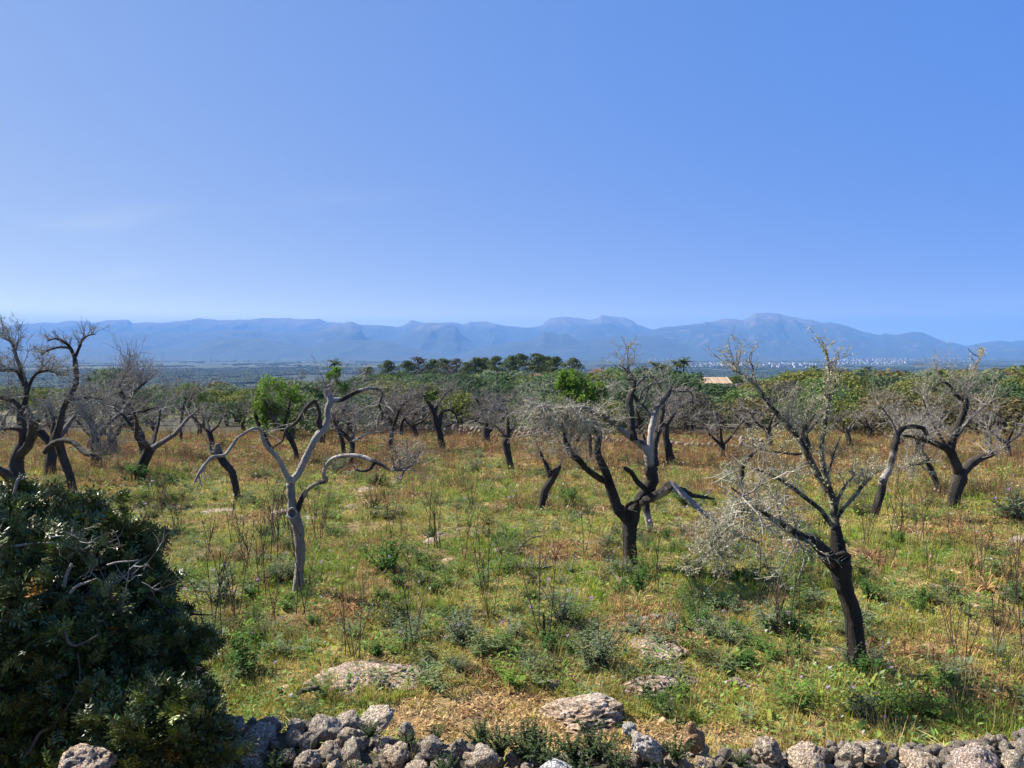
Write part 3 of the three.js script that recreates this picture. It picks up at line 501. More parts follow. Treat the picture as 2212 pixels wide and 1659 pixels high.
// spec: { D, limbs: [{ c: 'crop', p: [[x, y, width], ...], z: [start depth, end depth], col, tw: {...} }] }
function deadTree(label, spec) {
  const base = (() => { const f = spec.limbs[0], [x, y] = inCrop(f.c, f.p[0][0], f.p[0][1]); return at(x, y, spec.D + (f.z?.[0] ?? 0)); })();
  const gp = V(base.x, groundY(base.x, base.z), base.z), t = thing('almond_tree', label, 'dead tree', gp, spec.group ?? 'old almond trees of the orchard');
  const B = { twigs: new GB(), lichen: new GB(), leaves: new GB() }; const q = spec.q ?? 1;
  spec.limbs.forEach((l, li) => {
    const z0 = l.z?.[0] ?? 0, z1 = l.z?.[1] ?? z0, n = l.p.length, ctl = l.p.map(([x, y, w], k) => { const [X, Y] = inCrop(l.c, x, y), D = spec.D + lerp(z0, z1, k / (n - 1)); const v = at(X, Y, D); v.r = Math.max(0.004, w * Z * 0.5 / F * D); return v; });
    if (li === 0) { const f = ctl[0].clone(); f.y = Math.min(f.y, gp.y) - 0.12; f.r = ctl[0].r * 1.75; ctl[0].r *= 1.12; ctl.unshift(f); }
    const curve = new THREE.CatmullRomCurve3(ctl, false, 'centripetal'), per = spec.D < 16 ? 6 : 4, N = (ctl.length - 1) * per, pts = [], rad = [];
    for (let k = 0; k <= N; k++) { const u = k / N, i = Math.min(ctl.length - 2, Math.floor(u * (ctl.length - 1))), f = u * (ctl.length - 1) - i; pts.push(curve.getPoint(u)); rad.push(lerp(ctl[i].r, ctl[i + 1].r, f)); }
    const g = new GB(); g.tube(pts, rad, rad[0] > 0.05 ? (spec.D < 16 ? 14 : 9) : 7, limbW(l.col ?? spec.col ?? 'dark'), l.knob ?? 0.3); g.mesh(li === 0 ? 'trunk' : 'limb', M.bark, t, gp);
    const tw = { coarse: spec.D > 16, ...(spec.tw ?? {}), ...(l.tw ?? {}) };
    if (tw.n) { const cnt = Math.round(tw.n * q); for (let k = 0; k < cnt; k++) { const u = lerp(tw.from ?? 0.45, 1, Math.pow(R(), 0.8)), i = Math.min(N - 1, Math.floor(u * N)), dir = V().subVectors(pts[i + 1], pts[i]).normalize().multiplyScalar(tw.along ?? 0.6).add(V(rr(-1, 1), rr(-0.4, 1) + (tw.up ?? 0.25), rr(-1, 1))); twig(B, pts[i], dir, (tw.L ?? 0.55) * rr(0.55, 1.25), Math.max(tw.r ?? 0.009, 0.0042 * spec.D / 10), tw.lvl ?? 2, tw); } }
    if (l.lich) for (let k = 0; k < l.lich; k++) { const u = R(), i = Math.min(N - 1, Math.floor(u * N)), p = pts[i], r = rad[i]; lichenTuft(B.lichen, V(p.x + rr(-1, 1) * r, p.y + rr(-1, 1) * r, p.z + rr(-1, 1) * r), (spec.D < 10 ? 0.03 : 0.045) * rr(0.7, 1.5)); }
  });
  if (spec.knot) for (const [c, x, y, w, dz, open] of spec.knot) { // a healed pruning wound: a ring of bark round a hollow or a bare disc
    const [X, Y] = inCrop(c, x, y), D = spec.D + dz, p = at(X, Y, D), r = w * Z * 0.5 / F * D, g = new GB(), ring = []; for (let k = 0; k <= 16; k++) { const a = k / 16 * Math.PI * 2; ring.push(V(p.x + Math.cos(a) * r, p.y + Math.sin(a) * r * (open ? 0.75 : 1.25), p.z + 0.04 - Math.abs(Math.cos(a)) * 0.03)); }
    g.tube(ring, ring.map((_, k) => r * (0.3 + 0.06 * Math.sin(k * 2))), 7, limbW(open ? 'brown' : 'pale'), 0.2, false); g.mesh('knot', M.bark, t, gp);
    const d = new GB(), cc = open ? [0.006, 0.005, 0.004] : [0.10, 0.09, 0.08], ctr = d.v(p.x, p.y, p.z - (open ? 0.05 : -0.02), cc); const st = ring.slice(0, 16).map((v) => d.v(v.x, v.y, v.z - 0.02, cc)); st.forEach((a, k) => d.tri(ctr, a, st[(k + 1) % 16])); d.mesh('hollow', M.bark, t, gp);
  }
  if (B.twigs.tris) B.twigs.mesh('crown', M.twig, t, gp, 'stuff');
  if (B.lichen.tris) B.lichen.mesh('lichen', M.lichen, t, gp, 'stuff');
  for (const cl of spec.leafy ?? []) { const [X, Y] = inCrop(cl.c, cl.x, cl.y), D = spec.D + (cl.dz ?? 0), p = at(X, Y, D), k = Z / F * D; leafMass(B.leaves, p, cl.rx * k, cl.ry * k, cl.n, cl.s ?? 0.1); }
  if (B.leaves.tris) B.leaves.mesh('foliage', M.foliage, t, gp, 'stuff');
  return t;
}
function leafMass(g, p, rx, ry, n, s) {
  const bl = []; for (let k = 0; k < 12; k++) { const a = rr(0, 6.3), q = Math.sqrt(R()); bl.push(V(Math.cos(a) * q * rx * 0.75, rr(-0.8, 0.8) * ry * Math.sqrt(1 - q * q * 0.7), Math.sin(a) * q * rx * 0.75)); }
  for (let k = 0; k < n; k++) { const b = pick(bl), r = 0.42 * Math.min(rx, ry), d = V(rr(-1, 1), rr(-1, 1), rr(-1, 1)).normalize(), dd = V(rr(-1, 1), rr(-0.7, 1), rr(-1, 1)).normalize(); g.rhomb(V(p.x + b.x + d.x * r * Math.sqrt(R()), p.y + b.y + d.y * r * Math.sqrt(R()), p.z + b.z + d.z * r * Math.sqrt(R())), dd, V(rr(-1, 1), rr(0, 1), rr(-1, 1)), s * rr(0.7, 1.4), s * 0.42 * rr(0.8, 1.2), sc3(pick([[0.14, 0.26, 0.03], [0.19, 0.31, 0.042], [0.10, 0.19, 0.025], [0.23, 0.35, 0.055]]), rr(0.85, 1.15))); }
}
const NOTW = { n: 0 };
R = rng(1001);
deadTree('silver grey dead tree with a forked trunk and a hooked drooping limb', { D: 10.2, col: 'pale', limbs: [
  { c: '22', p: [[372, 1275, 78], [383, 1100, 76], [395, 900, 82], [372, 700, 88], [340, 600, 92], [325, 480, 64], [315, 350, 70]], knob: 0.34, col: (t, a, x, y, z) => mix3([0.22, 0.195, 0.165], [0.42, 0.375, 0.32], clamp(0.5 + noise(x * 14, y * 3, z * 14))) },
  { c: '12', p: [[312, 1545, 52], [250, 1420, 44], [200, 1340, 42], [130, 1270, 40], [95, 1200, 36], [75, 1130, 28], [40, 1117, 23], [-21, 1140, 22], [-111, 1200, 22], [-161, 1270, 25], [-211, 1330, 24], [-311, 1350, 26], [-361, 1400, 28], [-411, 1470, 26], [-451, 1550, 16]], z: [0, -0.9], col: 'pale', tw: { n: 6, from: 0.85, L: 0.25, r: 0.007, lvl: 1, up: -0.6, kids: 4 } },
  { c: '12', p: [[318, 1548, 62], [380, 1480, 58], [440, 1350, 55], [490, 1250, 54], [540, 1170, 58], [590, 1120, 66], [612, 1040, 50], [612, 960, 46], [638, 900, 52], [605, 850, 38], [595, 770, 24]], z: [0, 0.3], col: (t, a, x, y, z) => t < 0.42 ? PALEB(t, a, x, y, z) : WOOD.mixed(t, a, x, y, z), tw: { n: 8, from: 0.8, L: 0.32, r: 0.008 } },
  { c: '12', p: [[575, 1130, 50], [540, 1080, 44], [550, 1000, 32], [528, 930, 28], [510, 892, 30]], z: [0.15, 0], col: 'brown', tw: NOTW },
  { c: '12', p: [[512, 890, 34], [440, 960, 36], [390, 1040, 32], [340, 1090, 26], [280, 1130, 20], [250, 1220, 18], [190, 1260, 16], [150, 1300, 14]], z: [0, -0.15], col: 'brown', tw: { n: 9, from: 0.05, L: 0.36, r: 0.007, lvl: 1 } },
  { c: '12', p: [[635, 895, 48], [720, 890, 38], [800, 850, 36], [880, 815, 33], [960, 800, 27], [1020, 805, 23], [1055, 830, 18], [1045, 880, 20], [1030, 940, 18], [1050, 1000, 16], [1055, 1050, 12]], z: [0.3, 0.9], col: 'mixed', tw: { n: 12, from: 0.2, L: 0.45, r: 0.008, lvl: 2, up: -0.5, lichen: 0.12 } },
  { c: '12', p: [[590, 1160, 20], [583, 1200, 14], [578, 1235, 8]], col: 'brown', tw: NOTW },
  { c: '22', p: [[362, 590, 46], [420, 450, 36], [470, 390, 34], [540, 350, 36], [600, 330, 38], [582, 285, 32], [600, 220, 34], [650, 160, 35], [730, 135, 35], [830, 130, 35], [920, 150, 36], [990, 178, 38], [1060, 210, 27], [1110, 245, 20], [1160, 245, 28], [1240, 245, 24]], z: [0, -0.7], col: 'mixed', tw: { n: 16, from: 0.86, L: 0.38, r: 0.009, lvl: 2, along: 0.9 } },
  { c: '22', p: [[990, 190, 28], [950, 240, 25], [890, 255, 22], [830, 240, 14]], z: [-0.5, -0.6], col: 'brown', tw: { n: 4, from: 0.6, L: 0.18, lvl: 1 } },
  { c: '22', p: [[1235, 240, 20], [1290, 200, 14], [1340, 130, 10], [1370, 90, 6]], z: [-0.7, -0.7], col: 'grey', tw: { n: 8, from: 0.2, L: 0.27, r: 0.006, lvl: 1 } },
  { c: '22', p: [[1225, 250, 18], [1212, 290, 12], [1200, 340, 7]], z: [-0.7, -0.8], col: 'grey', tw: { n: 5, from: 0.2, L: 0.20, r: 0.006, lvl: 1, lichen: 0.3 } },
], knot: [['22', 335, 590, 66, -0.14, false]] });
deadTree('black trunked dead tree with twisted bleached limbs in the centre right', { D: 11.8, col: 'dark', tw: { lichen: 0.15 }, limbs: [
  { c: '23', p: [[1037, 1050, 116], [1030, 950, 112], [1020, 800, 108], [1025, 700, 118], [1032, 620, 150], [1040, 560, 150]], knob: 0.18 },
  { c: '23', p: [[1010, 630, 110], [975, 600, 105], [925, 545, 92], [890, 450, 84], [860, 360, 80], [838, 280, 75], [790, 180, 62], [765, 100, 56], [770, 20, 54], [780, -30, 50], [740, -77, 50], [670, -87, 46], [620, -27, 36], [600, 15, 20]], z: [0, -0.3], knob: 0.2, tw: { n: 6, from: 0.75, L: 0.36, r: 0.009 } },
  { c: '23', p: [[850, 335, 60], [800, 320, 54], [740, 285, 50], [680, 240, 48], [620, 170, 50], [560, 120, 52], [528, 60, 50], [510, 10, 40], [500, -57, 28], [480, -127, 18]], z: [0, -0.8], tw: { n: 26, from: 0.3, L: 0.43, r: 0.008, lvl: 2, lichen: 0.3, up: 0.1, kids: 5 } },
  { c: '23', p: [[1050, 590, 90], [1110, 470, 82], [1175, 390, 108], [1203, 310, 102], [1185, 250, 92], [1188, 230, 82], [1180, 173, 70], [1170, 103, 76], [1120, 43, 62], [1060, 3, 50], [1000, -37, 44], [930, -97, 42], [880, -137, 40], [830, -177, 44], [760, -207, 38], [680, -227, 24], [600, -217, 12]], z: [0, -0.5], knob: 0.3, col: (t, a, x, y, z) => mix3(WOOD.dark(t, a, x, y, z), WOOD.white(t, a, x, y, z), ss(0.33, 0.37, t) * (1 - 0.7 * ss(0.66, 0.7, t)) * ss(-0.5, -0.2, noise(x * 5, y * 5, z * 5) + 0.2)), tw: { n: 30, from: 0.72, L: 0.5, r: 0.009, lvl: 2, lichen: 0.5, up: -0.6, rise: -0.08, cols: [[0.46, 0.43, 0.35], [0.36, 0.33, 0.26], [0.27, 0.245, 0.2]], kids: 6 } },
  { c: '13', p: [[1060, 1215, 62], [1040, 1120, 58], [1030, 1000, 60], [1020, 900, 62], [1040, 830, 46], [1060, 780, 38], [1040, 700, 28], [1000, 660, 18], [960, 620, 10]], z: [-0.35, 0.1], col: 'dark', tw: { n: 13, from: 0.5, L: 0.43, r: 0.009, lvl: 2, lichen: 0.2 } },
  { c: '13', p: [[1182, 1290, 44], [1190, 1150, 42], [1210, 1050, 46], [1240, 960, 42], [1290, 900, 40], [1340, 830, 34], [1350, 780, 22]], z: [-0.2, 0.3], col: (t, a, x, y, z) => mix3(WOOD.brown(t, a, x, y, z), WOOD.white(t, a, x, y, z), ss(0.62, 0.3, t) * 0.85 + 0.15), tw: { n: 10, from: 0.45, L: 0.40, r: 0.008, lvl: 2, lichen: 0.12 } },
  { c: '13', p: [[1200, 1050, 34], [1160, 980, 28], [1130, 940, 24], [1145, 880, 18], [1172, 800, 12]], z: [0, 0.2], col: 'grey', tw: { n: 5, from: 0.3, L: 0.36, lvl: 2 } },
  { c: '13', p: [[1095, 910, 18], [1130, 810, 18], [1190, 770, 16], [1270, 750, 15], [1315, 715, 9]], z: [0.1, 0.2], col: 'grey', tw: { n: 5, from: 0.1, L: 0.29, lvl: 2, r: 0.007 } },
  { c: '13', p: [[1345, 820, 17], [1430, 825, 13], [1510, 830, 11], [1530, 900, 9], [1524, 945, 6]], z: [0.3, 0.4], col: 'dark', tw: { n: 2, from: 0.1, L: 0.22, lvl: 1, up: -0.5, r: 0.006 } },
  { c: '13', p: [[1045, 840, 30], [1080, 900, 32], [1085, 980, 26], [1105, 1050, 18]], z: [0.1, 0.3], col: 'dark', tw: NOTW },
  { c: '13', p: [[1050, 800, 24], [1110, 740, 20], [1180, 700, 17], [1240, 740, 14], [1275, 800, 10]], z: [0, 0.3], col: 'grey', tw: { n: 6, from: 0.1, L: 0.32, lvl: 2, r: 0.007, lichen: 0.2 } },
  { c: '23', p: [[1090, 520, 60], [1140, 495, 66], [1200, 470, 70], [1290, 420, 76], [1350, 380, 84], [1420, 420, 62], [1500, 490, 52], [1560, 540, 46], [1620, 590, 40], [1700, 650, 36], [1790, 700, 30], [1880, 760, 32], [1960, 790, 24], [2060, 830, 14]], z: [0, -1.6], knob: 0.35, col: (t, a, x, y, z) => mix3(WOOD.mixed(t, a, x, y, z), WOOD.white(t, a, x, y, z), ss(0.35, 0.42, t) * ss(0.8, 0.7, t) * 0.8), tw: { n: 12, from: 0.66, L: 0.36, r: 0.008, lvl: 2, lichen: 0.45, up: -0.3 } },
  { c: '23', p: [[1340, 385, 50], [1395, 400, 56], [1455, 410, 44], [1530, 450, 36], [1620, 462, 30], [1700, 480, 14]], z: [-0.6, -0.1], col: 'dark', knob: 0.4, tw: { n: 3, from: 0.3, L: 0.18, lvl: 1 } },
  { c: '23', p: [[1150, 400, 44], [1085, 340, 44], [1035, 265, 40], [985, 233, 34]], z: [-0.1, -0.5], col: 'dark', knob: 0.3, tw: NOTW },
  { c: '23', p: [[980, 580, 30], [1010, 530, 28], [1060, 500, 26], [1110, 470, 30]], z: [-0.12, -0.2], col: 'dark', tw: NOTW },
  { c: '13', p: [[800, 1040, 30], [700, 960, 24], [580, 950, 22], [470, 960, 16], [380, 930, 11], [300, 920, 7]], z: [-0.5, -0.9], col: 'pale', tw: { n: 46, from: 0.15, L: 0.46, r: 0.009, lvl: 2, lichen: 0.4, up: -0.7, rise: -0.09, kids: 5, cols: [[0.46, 0.43, 0.35], [0.36, 0.33, 0.26], [0.27, 0.245, 0.2]] } },
] });
R = rng(1002);
deadTree('dead tree with a pale lower trunk just behind the black trunked tree', { D: 14.7, col: 'dark', limbs: [
  { c: '23', p: [[1185, 740, 52], [1175, 660, 58], [1155, 560, 60], [1165, 460, 60], [1195, 330, 62], [1222, 220, 62]], col: (t, a, x, y, z) => mix3(WOOD.white(t, a, x, y, z), WOOD.dark(t, a, x, y, z), ss(0.4, 0.5, t)) },
  { c: '13', p: [[1228, 1420, 62], [1220, 1330, 60], [1218, 1250, 58], [1245, 1150, 56], [1270, 1050, 50], [1290, 960, 38], [1300, 880, 20]], z: [0, 0.6], tw: { n: 11, from: 0.4, L: 0.42, r: 0.009, lvl: 2 } },
  { c: '13', p: [[1215, 1380, 40], [1170, 1320, 36], [1150, 1230, 26], [1120, 1130, 16]], z: [0, -0.2], tw: { n: 4, from: 0.3, L: 0.35, lvl: 2 } },
] });
deadTree('nearest dead tree, dark leaning trunk with a knot hole and yellow lichen covered branches', { D: 7.6, col: 'dark', tw: { lichen: 0.4, lsize: 0.026, cols: [[0.30, 0.275, 0.19], [0.19, 0.165, 0.13], [0.40, 0.37, 0.26]] }, limbs: [
  { c: '24', p: [[868, 1870, 150], [868, 1740, 140], [858, 1600, 138], [845, 1430, 134], [800, 1270, 136], [755, 1130, 142], [742, 1040, 176], [728, 970, 186], [718, 910, 140], [718, 840, 116], [712, 780, 92], [706, 700, 80]], knob: 0.16, col: (t, a, x, y, z) => mix3([0.016, 0.013, 0.012], [0.075, 0.055, 0.043], clamp(0.45 + noise(x * 10, y * 2.5, z * 10) - 0.25 * ss(0.3, 0.6, t))) },
  { c: '24', p: [[690, 1000, 130], [620, 920, 112], [560, 850, 92], [505, 800, 84], [440, 785, 72], [370, 742, 62], [300, 700, 52], [230, 660, 47], [150, 600, 37], [60, 540, 30], [-30, 470, 22], [-130, 390, 13]], z: [0, -0.5], knob: 0.3, col: (t, a, x, y, z) => mix3(WOOD.dark(t, a, x, y, z), WOOD.mossy(t, a, x, y, z), ss(0.3, 0.5, t)), lich: 110, tw: { n: 42, from: 0.3, L: 0.46, r: 0.0095, lvl: 2, kids: 4, rise: -0.05, cols: [[0.46, 0.43, 0.35], [0.36, 0.33, 0.26], [0.27, 0.245, 0.2]], up: -0.35 } },
  { c: '24', p: [[703, 720, 78], [690, 600, 68], [686, 500, 64], [640, 400, 60], [560, 280, 58], [490, 150, 58], [440, 50, 56], [400, -17, 52], [330, -97, 52], [270, -157, 46], [200, -247, 40], [140, -327, 35], [80, -407, 29], [20, -467, 21], [-60, -527, 13], [-130, -557, 7]], z: [0, 0.5], col: 'mossy', lich: 160, tw: { n: 31, from: 0.2, L: 0.34, r: 0.006, lvl: 2, up: 0.3 } },
  { c: '24', p: [[688, 520, 52], [645, 370, 46], [612, 260, 42], [600, 193, 40], [590, 93, 36], [602, -27, 34], [622, -157, 35], [640, -277, 33], [650, -357, 30], [656, -467, 22], [650, -567, 12], [632, -667, 8], [612, -722, 5]], z: [0, 0.1], col: 'mossy', lich: 300, tw: { n: 18, from: 0.2, L: 0.24, r: 0.0055, lvl: 2, up: 0.35 } },
  { c: '24', p: [[668, 690, 42], [580, 565, 38], [500, 500, 36], [400, 420, 34], [300, 350, 30], [230, 310, 26], [120, 260, 16], [20, 230, 9]], z: [0, -0.3], col: 'mossy', lich: 70, tw: { n: 16, from: 0.25, L: 0.32, r: 0.006, lvl: 2 } },
  { c: '24', p: [[702, 640, 38], [780, 540, 31], [850, 460, 30], [920, 370, 26], [1000, 290, 21], [1075, 215, 12]], z: [0, -0.2], col: 'mossy', lich: 50, tw: { n: 9, from: 0.2, L: 0.28, r: 0.006, lvl: 2 } },
  { c: '24', p: [[706, 540, 28], [730, 460, 24], [780, 370, 20], [835, 310, 14], [885, 270, 8]], z: [0, 0.3], col: 'grey', lich: 20, tw: { n: 6, from: 0.2, L: 0.24, r: 0.0055, lvl: 2 } },
  { c: '24', p: [[436, 45, 24], [420, 113, 22], [250, 103, 18], [120, 83, 14], [0, 33, 8]], z: [0.3, 0.2], col: 'mossy', lich: 30, tw: { n: 8, from: 0.2, L: 0.28, r: 0.006, lvl: 2 } },
  { c: '24', p: [[455, 90, 26], [470, -60, 22], [465, -160, 18], [490, -240, 11], [520, -290, 6]], z: [0.2, 0.5], col: 'mossy', lich: 40, tw: { n: 7, from: 0.2, L: 0.24, r: 0.0055, lvl: 2 } },
  { c: '24', p: [[625, 320, 20], [665, 200, 17], [700, 80, 13], [740, -20, 8]], z: [0, 0.2], col: 'mossy', lich: 60, tw: { n: 5, from: 0.2, L: 0.20, r: 0.005, lvl: 1 } },
  { c: '24', p: [[640, -270, 18], [690, -400, 14], [720, -470, 10], [745, -560, 6]], z: [0.1, 0.1], col: 'mossy', lich: 30, tw: { n: 4, from: 0.2, L: 0.16, r: 0.005, lvl: 1 } },
  { c: '24', p: [[640, -300, 16], [600, -400, 13], [570, -450, 8]], z: [0.1, 0], col: 'grey', lich: 20, tw: NOTW },
  { c: '24', p: [[60, 540, 26], [-80, 600, 22], [-180, 700, 18], [-260, 760, 12], [-300, 880, 7]], z: [-0.45, -0.8], col: 'mossy', lich: 110, tw: { n: 46, from: 0.1, L: 0.32, r: 0.006, lvl: 2, up: -0.4, lichen: 0.7 } },
  { c: '24', p: [[20, -467, 16], [40, -560, 12], [10, -650, 8], [40, -720, 5]], z: [0.5, 0.5], col: 'grey', tw: { n: 3, from: 0.3, L: 0.20, r: 0.005, lvl: 1 } },
], knot: [['24', 752, 945, 110, -0.16, true]] });
R = rng(1003);
deadTree('dark forked dead tree with a spreading grey crown near the right edge', { D: 17.1, col: 'dark', tw: { lichen: 0.16, lsize: 0.05 }, limbs: [
  { c: '24', p: [[1628, 590, 44], [1645, 510, 84], [1668, 400, 96], [1698, 310, 112], [1692, 240, 84]], knob: 0.15 },
  { c: '24', p: [[1690, 270, 84], [1650, 160, 72], [1600, 80, 66], [1500, 33, 46], [1400, 3, 40], [1330, -22, 34], [1250, -27, 18]], z: [0, -0.6], tw: { n: 16, from: 0.35, L: 0.58, r: 0.01, lvl: 2 } },
  { c: '24', p: [[1705, 290, 78], [1780, 200, 70], [1860, 150, 60], [1930, 130, 46], [1990, 110, 28]], z: [0, 0.3], col: 'brown', tw: { n: 15, from: 0.5, L: 0.65, r: 0.01, lvl: 2 } },
  { c: '14', p: [[1620, 1300, 62], [1650, 1180, 58], [1690, 1080, 53], [1740, 960, 50], [1745, 905, 42], [1690, 870, 34], [1650, 830, 30], [1620, 780, 26], [1560, 750, 18], [1480, 800, 9]], z: [-0.2, 0.2], tw: { n: 34, from: 0.25, L: 0.65, r: 0.009, lvl: 2, up: 0.3 } },
  { c: '14', p: [[1742, 915, 26], [1770, 780, 19], [1800, 680, 14], [1830, 600, 11], [1870, 530, 8], [1890, 488, 5]], z: [0.1, 0.3], col: 'grey', lich: 40, tw: { n: 9, from: 0.1, L: 0.36, r: 0.008, lvl: 2, lichen: 0.4 } },
  { c: '14', p: [[1850, 545, 8], [1800, 520, 7], [1760, 478, 4]], z: [0.3, 0.3], col: 'grey', tw: NOTW },
  { c: '14', p: [[1655, 1200, 34], [1750, 1080, 30], [1820, 1010, 28], [1900, 930, 20], [1990, 900, 9]], z: [0, 0.5], col: 'grey', tw: { n: 20, from: 0.2, L: 0.58, r: 0.009, lvl: 2 } },
  { c: '14', p: [[1600, 1280, 30], [1500, 1120, 24], [1440, 1000, 18], [1400, 880, 10]], z: [0, -0.5], col: 'grey', tw: { n: 22, from: 0.1, L: 0.58, r: 0.009, lvl: 2 } },
] });
deadTree('leaning dead trunk with a bleached side and an arched top, right of the middle', { D: 15.8, col: 'dark', limbs: [
  { c: '24', p: [[998, 665, 44], [1022, 560, 62], [1060, 450, 62], [1082, 330, 62], [1130, 240, 52], [1162, 130, 52], [1180, 20, 58]], col: (t, a, x, y, z) => mix3(WOOD.dark(t, a, x, y, z), WOOD.white(t, a, x, y, z), ss(0.52, 0.56, t) * ss(0.93, 0.86, t) * ss(-0.2, 0.0, noise(x * 3, y * 2, z * 3)) + 0.5 * ss(0.25, 0.1, t)) },
  { c: '14', p: [[1182, 1240, 60], [1198, 1160, 50], [1258, 1112, 35], [1340, 1105, 34], [1400, 1120, 34], [1425, 1165, 34], [1372, 1205, 24]], z: [0, 0.3], tw: { n: 12, from: 0.2, L: 0.6, r: 0.009, lvl: 2 } },
  { c: '14', p: [[1195, 1165, 26], [1150, 1060, 16], [1095, 985, 10], [1050, 930, 6]], z: [0, 0], col: 'grey', tw: { n: 12, from: 0.1, L: 0.6, r: 0.008, lvl: 2, lichen: 0.2 } },
  { c: '24', p: [[1085, 345, 40], [1070, 330, 44], [1062, 318, 30]], z: [-0.05, -0.1], col: 'grey', tw: NOTW },
] });
R = rng(1004);
deadTree('thick dark dead tree at the left edge with many crossing branches', { D: 15, col: 'brown', tw: { lichen: 0.12, lsize: 0.045 }, limbs: [
  { c: '11', p: [[200, 1910, 104], [182, 1700, 104], [142, 1500, 112], [130, 1400, 106], [150, 1310, 92], [188, 1220, 80], [180, 1120, 72], [170, 1000, 66], [172, 930, 58]], knob: 0.2 },
  { c: '11', p: [[150, 1330, 80], [220, 1265, 72], [250, 1180, 62], [268, 1090, 60], [312, 1060, 34]], z: [0, -0.3], tw: { n: 13, from: 0.6, L: 0.42, lvl: 2 } },
  { c: '11', p: [[180, 1640, 84], [120, 1555, 74], [50, 1490, 72], [0, 1460, 70], [-90, 1430, 56]], z: [0, -0.6], tw: NOTW },
  { c: '11', p: [[172, 1000, 52], [200, 900, 44], [212, 800, 40], [185, 700, 34], [150, 600, 27], [122, 520, 25], [98, 440, 22], [50, 402, 17], [0, 380, 10]], z: [0, 0.5], col: 'dark', tw: { n: 34, from: 0.2, L: 0.49, r: 0.009, lvl: 2, up: 0.4 } },
  { c: '11', p: [[172, 960, 42], [100, 900, 37], [40, 880, 34], [-70, 870, 22]], z: [0, -0.5], tw: { n: 22, from: 0.2, L: 0.49, lvl: 2 } },
  { c: '11', p: [[195, 780, 32], [130, 660, 24], [60, 655, 26], [-40, 660, 20]], z: [0.2, -0.2], col: 'dark', tw: { n: 22, from: 0.2, L: 0.49, lvl: 2 } },
  { c: '11', p: [[210, 850, 30], [260, 720, 26], [310, 670, 22], [400, 660, 14], [470, 690, 8]], z: [0.2, 0.4], col: 'dark', tw: { n: 26, from: 0.2, L: 0.49, lvl: 2 } },
  { c: '11', p: [[180, 1140, 34], [90, 1120, 28], [0, 1130, 24], [-60, 1200, 14]], z: [0, -0.8], tw: { n: 16, from: 0.2, L: 0.42, lvl: 2 } },
] });
deadTree('tall dark dead tree at the left with a low arched limb', { D: 19, col: 'brown', tw: { lichen: 0.1, lsize: 0.05 }, limbs: [
  { c: '11', p: [[598, 1675, 66], [560, 1510, 64], [505, 1350, 68], [472, 1250, 70], [450, 1190, 66], [478, 1100, 54], [500, 980, 48], [545, 880, 46], [608, 760, 42], [606, 640, 40], [600, 565, 36]], knob: 0.2 },
  { c: '11', p: [[602, 575, 28], [570, 482, 24], [520, 432, 21], [450, 400, 16], [380, 420, 9]], z: [0, -0.2], col: 'dark', tw: { n: 16, from: 0.2, L: 0.35, r: 0.01, lvl: 1, up: 0.5 } },
  { c: '11', p: [[598, 560, 26], [640, 462, 21], [662, 410, 15], [720, 370, 10], [770, 368, 5]], z: [0, 0.3], col: 'dark', tw: { n: 21, from: 0.1, L: 0.39, r: 0.01, lvl: 1, up: 0.5 } },
  { c: '11', p: [[590, 540, 20], [555, 480, 20], [480, 470, 19], [400, 490, 17], [320, 535, 9]], z: [0, -0.4], col: 'brown', tw: { n: 18, from: 0.2, L: 0.35, r: 0.01, lvl: 2, up: 0 } },
  { c: '11', p: [[430, 1230, 44], [360, 1310, 40], [400, 1262, 44], [470, 1222, 46], [540, 1215, 45], [600, 1240, 46], [650, 1290, 43], [700, 1325, 42], [780, 1330, 37], [830, 1328, 24]], z: [-0.1, -1.2], col: 'dark', knob: 0.35, tw: { n: 26, from: 0.85, L: 0.63, r: 0.01, lvl: 2, along: 1.2, up: 0.1 } },
  { c: '11', p: [[470, 1250, 44], [420, 1160, 40], [430, 1070, 34], [400, 980, 24], [350, 900, 12]], z: [0, 0.5], tw: { n: 22, from: 0.2, L: 0.56, lvl: 2 } },
  { c: '11', p: [[540, 890, 30], [640, 880, 26], [740, 870, 20], [850, 900, 10]], z: [0, 0.4], tw: { n: 34, from: 0.1, L: 0.63, lvl: 2 } },
  { c: '11', p: [[800, 1290, 30], [760, 1190, 28], [720, 1080, 20], [680, 1000, 10]], z: [-1.1, -1.0], tw: { n: 38, from: 0.1, L: 0.63, lvl: 2, along: 0.9, up: 0.2 } },
] });
R = rng(1005);
deadTree('leaning dead tree with a dense tangle of grey twigs, left of the arched limb', { D: 29, col: 'dark', tw: { lichen: 0.04, lsize: 0.06 }, limbs: [
  { c: '11', p: [[1148, 1270, 62], [1110, 1150, 62], [1060, 1050, 60], [1022, 940, 50], [990, 870, 38]] },
  { c: '11', p: [[1050, 1030, 36], [960, 960, 30], [880, 900, 20], [800, 840, 10]], z: [0, 0.6], tw: { n: 34, from: 0.1, L: 1.2, r: 0.013, lvl: 2 } },
  { c: '11', p: [[1020, 940, 36], [1060, 850, 28], [1120, 790, 20], [1180, 740, 10]], z: [0, -0.6], tw: { n: 34, from: 0.1, L: 1.1, r: 0.013, lvl: 2 } },
  { c: '11', p: [[990, 880, 34], [960, 780, 24], [1000, 690, 14], [1060, 630, 8]], z: [0, 0.3], tw: { n: 24, from: 0.1, L: 1.0, r: 0.013, lvl: 2 } },
  { c: '11', p: [[1040, 1000, 28], [1130, 990, 22], [1220, 960, 14], [1300, 940, 8]], z: [0, -0.8], tw: { n: 30, from: 0.1, L: 1.1, r: 0.013, lvl: 2, up: 0 } },
] });
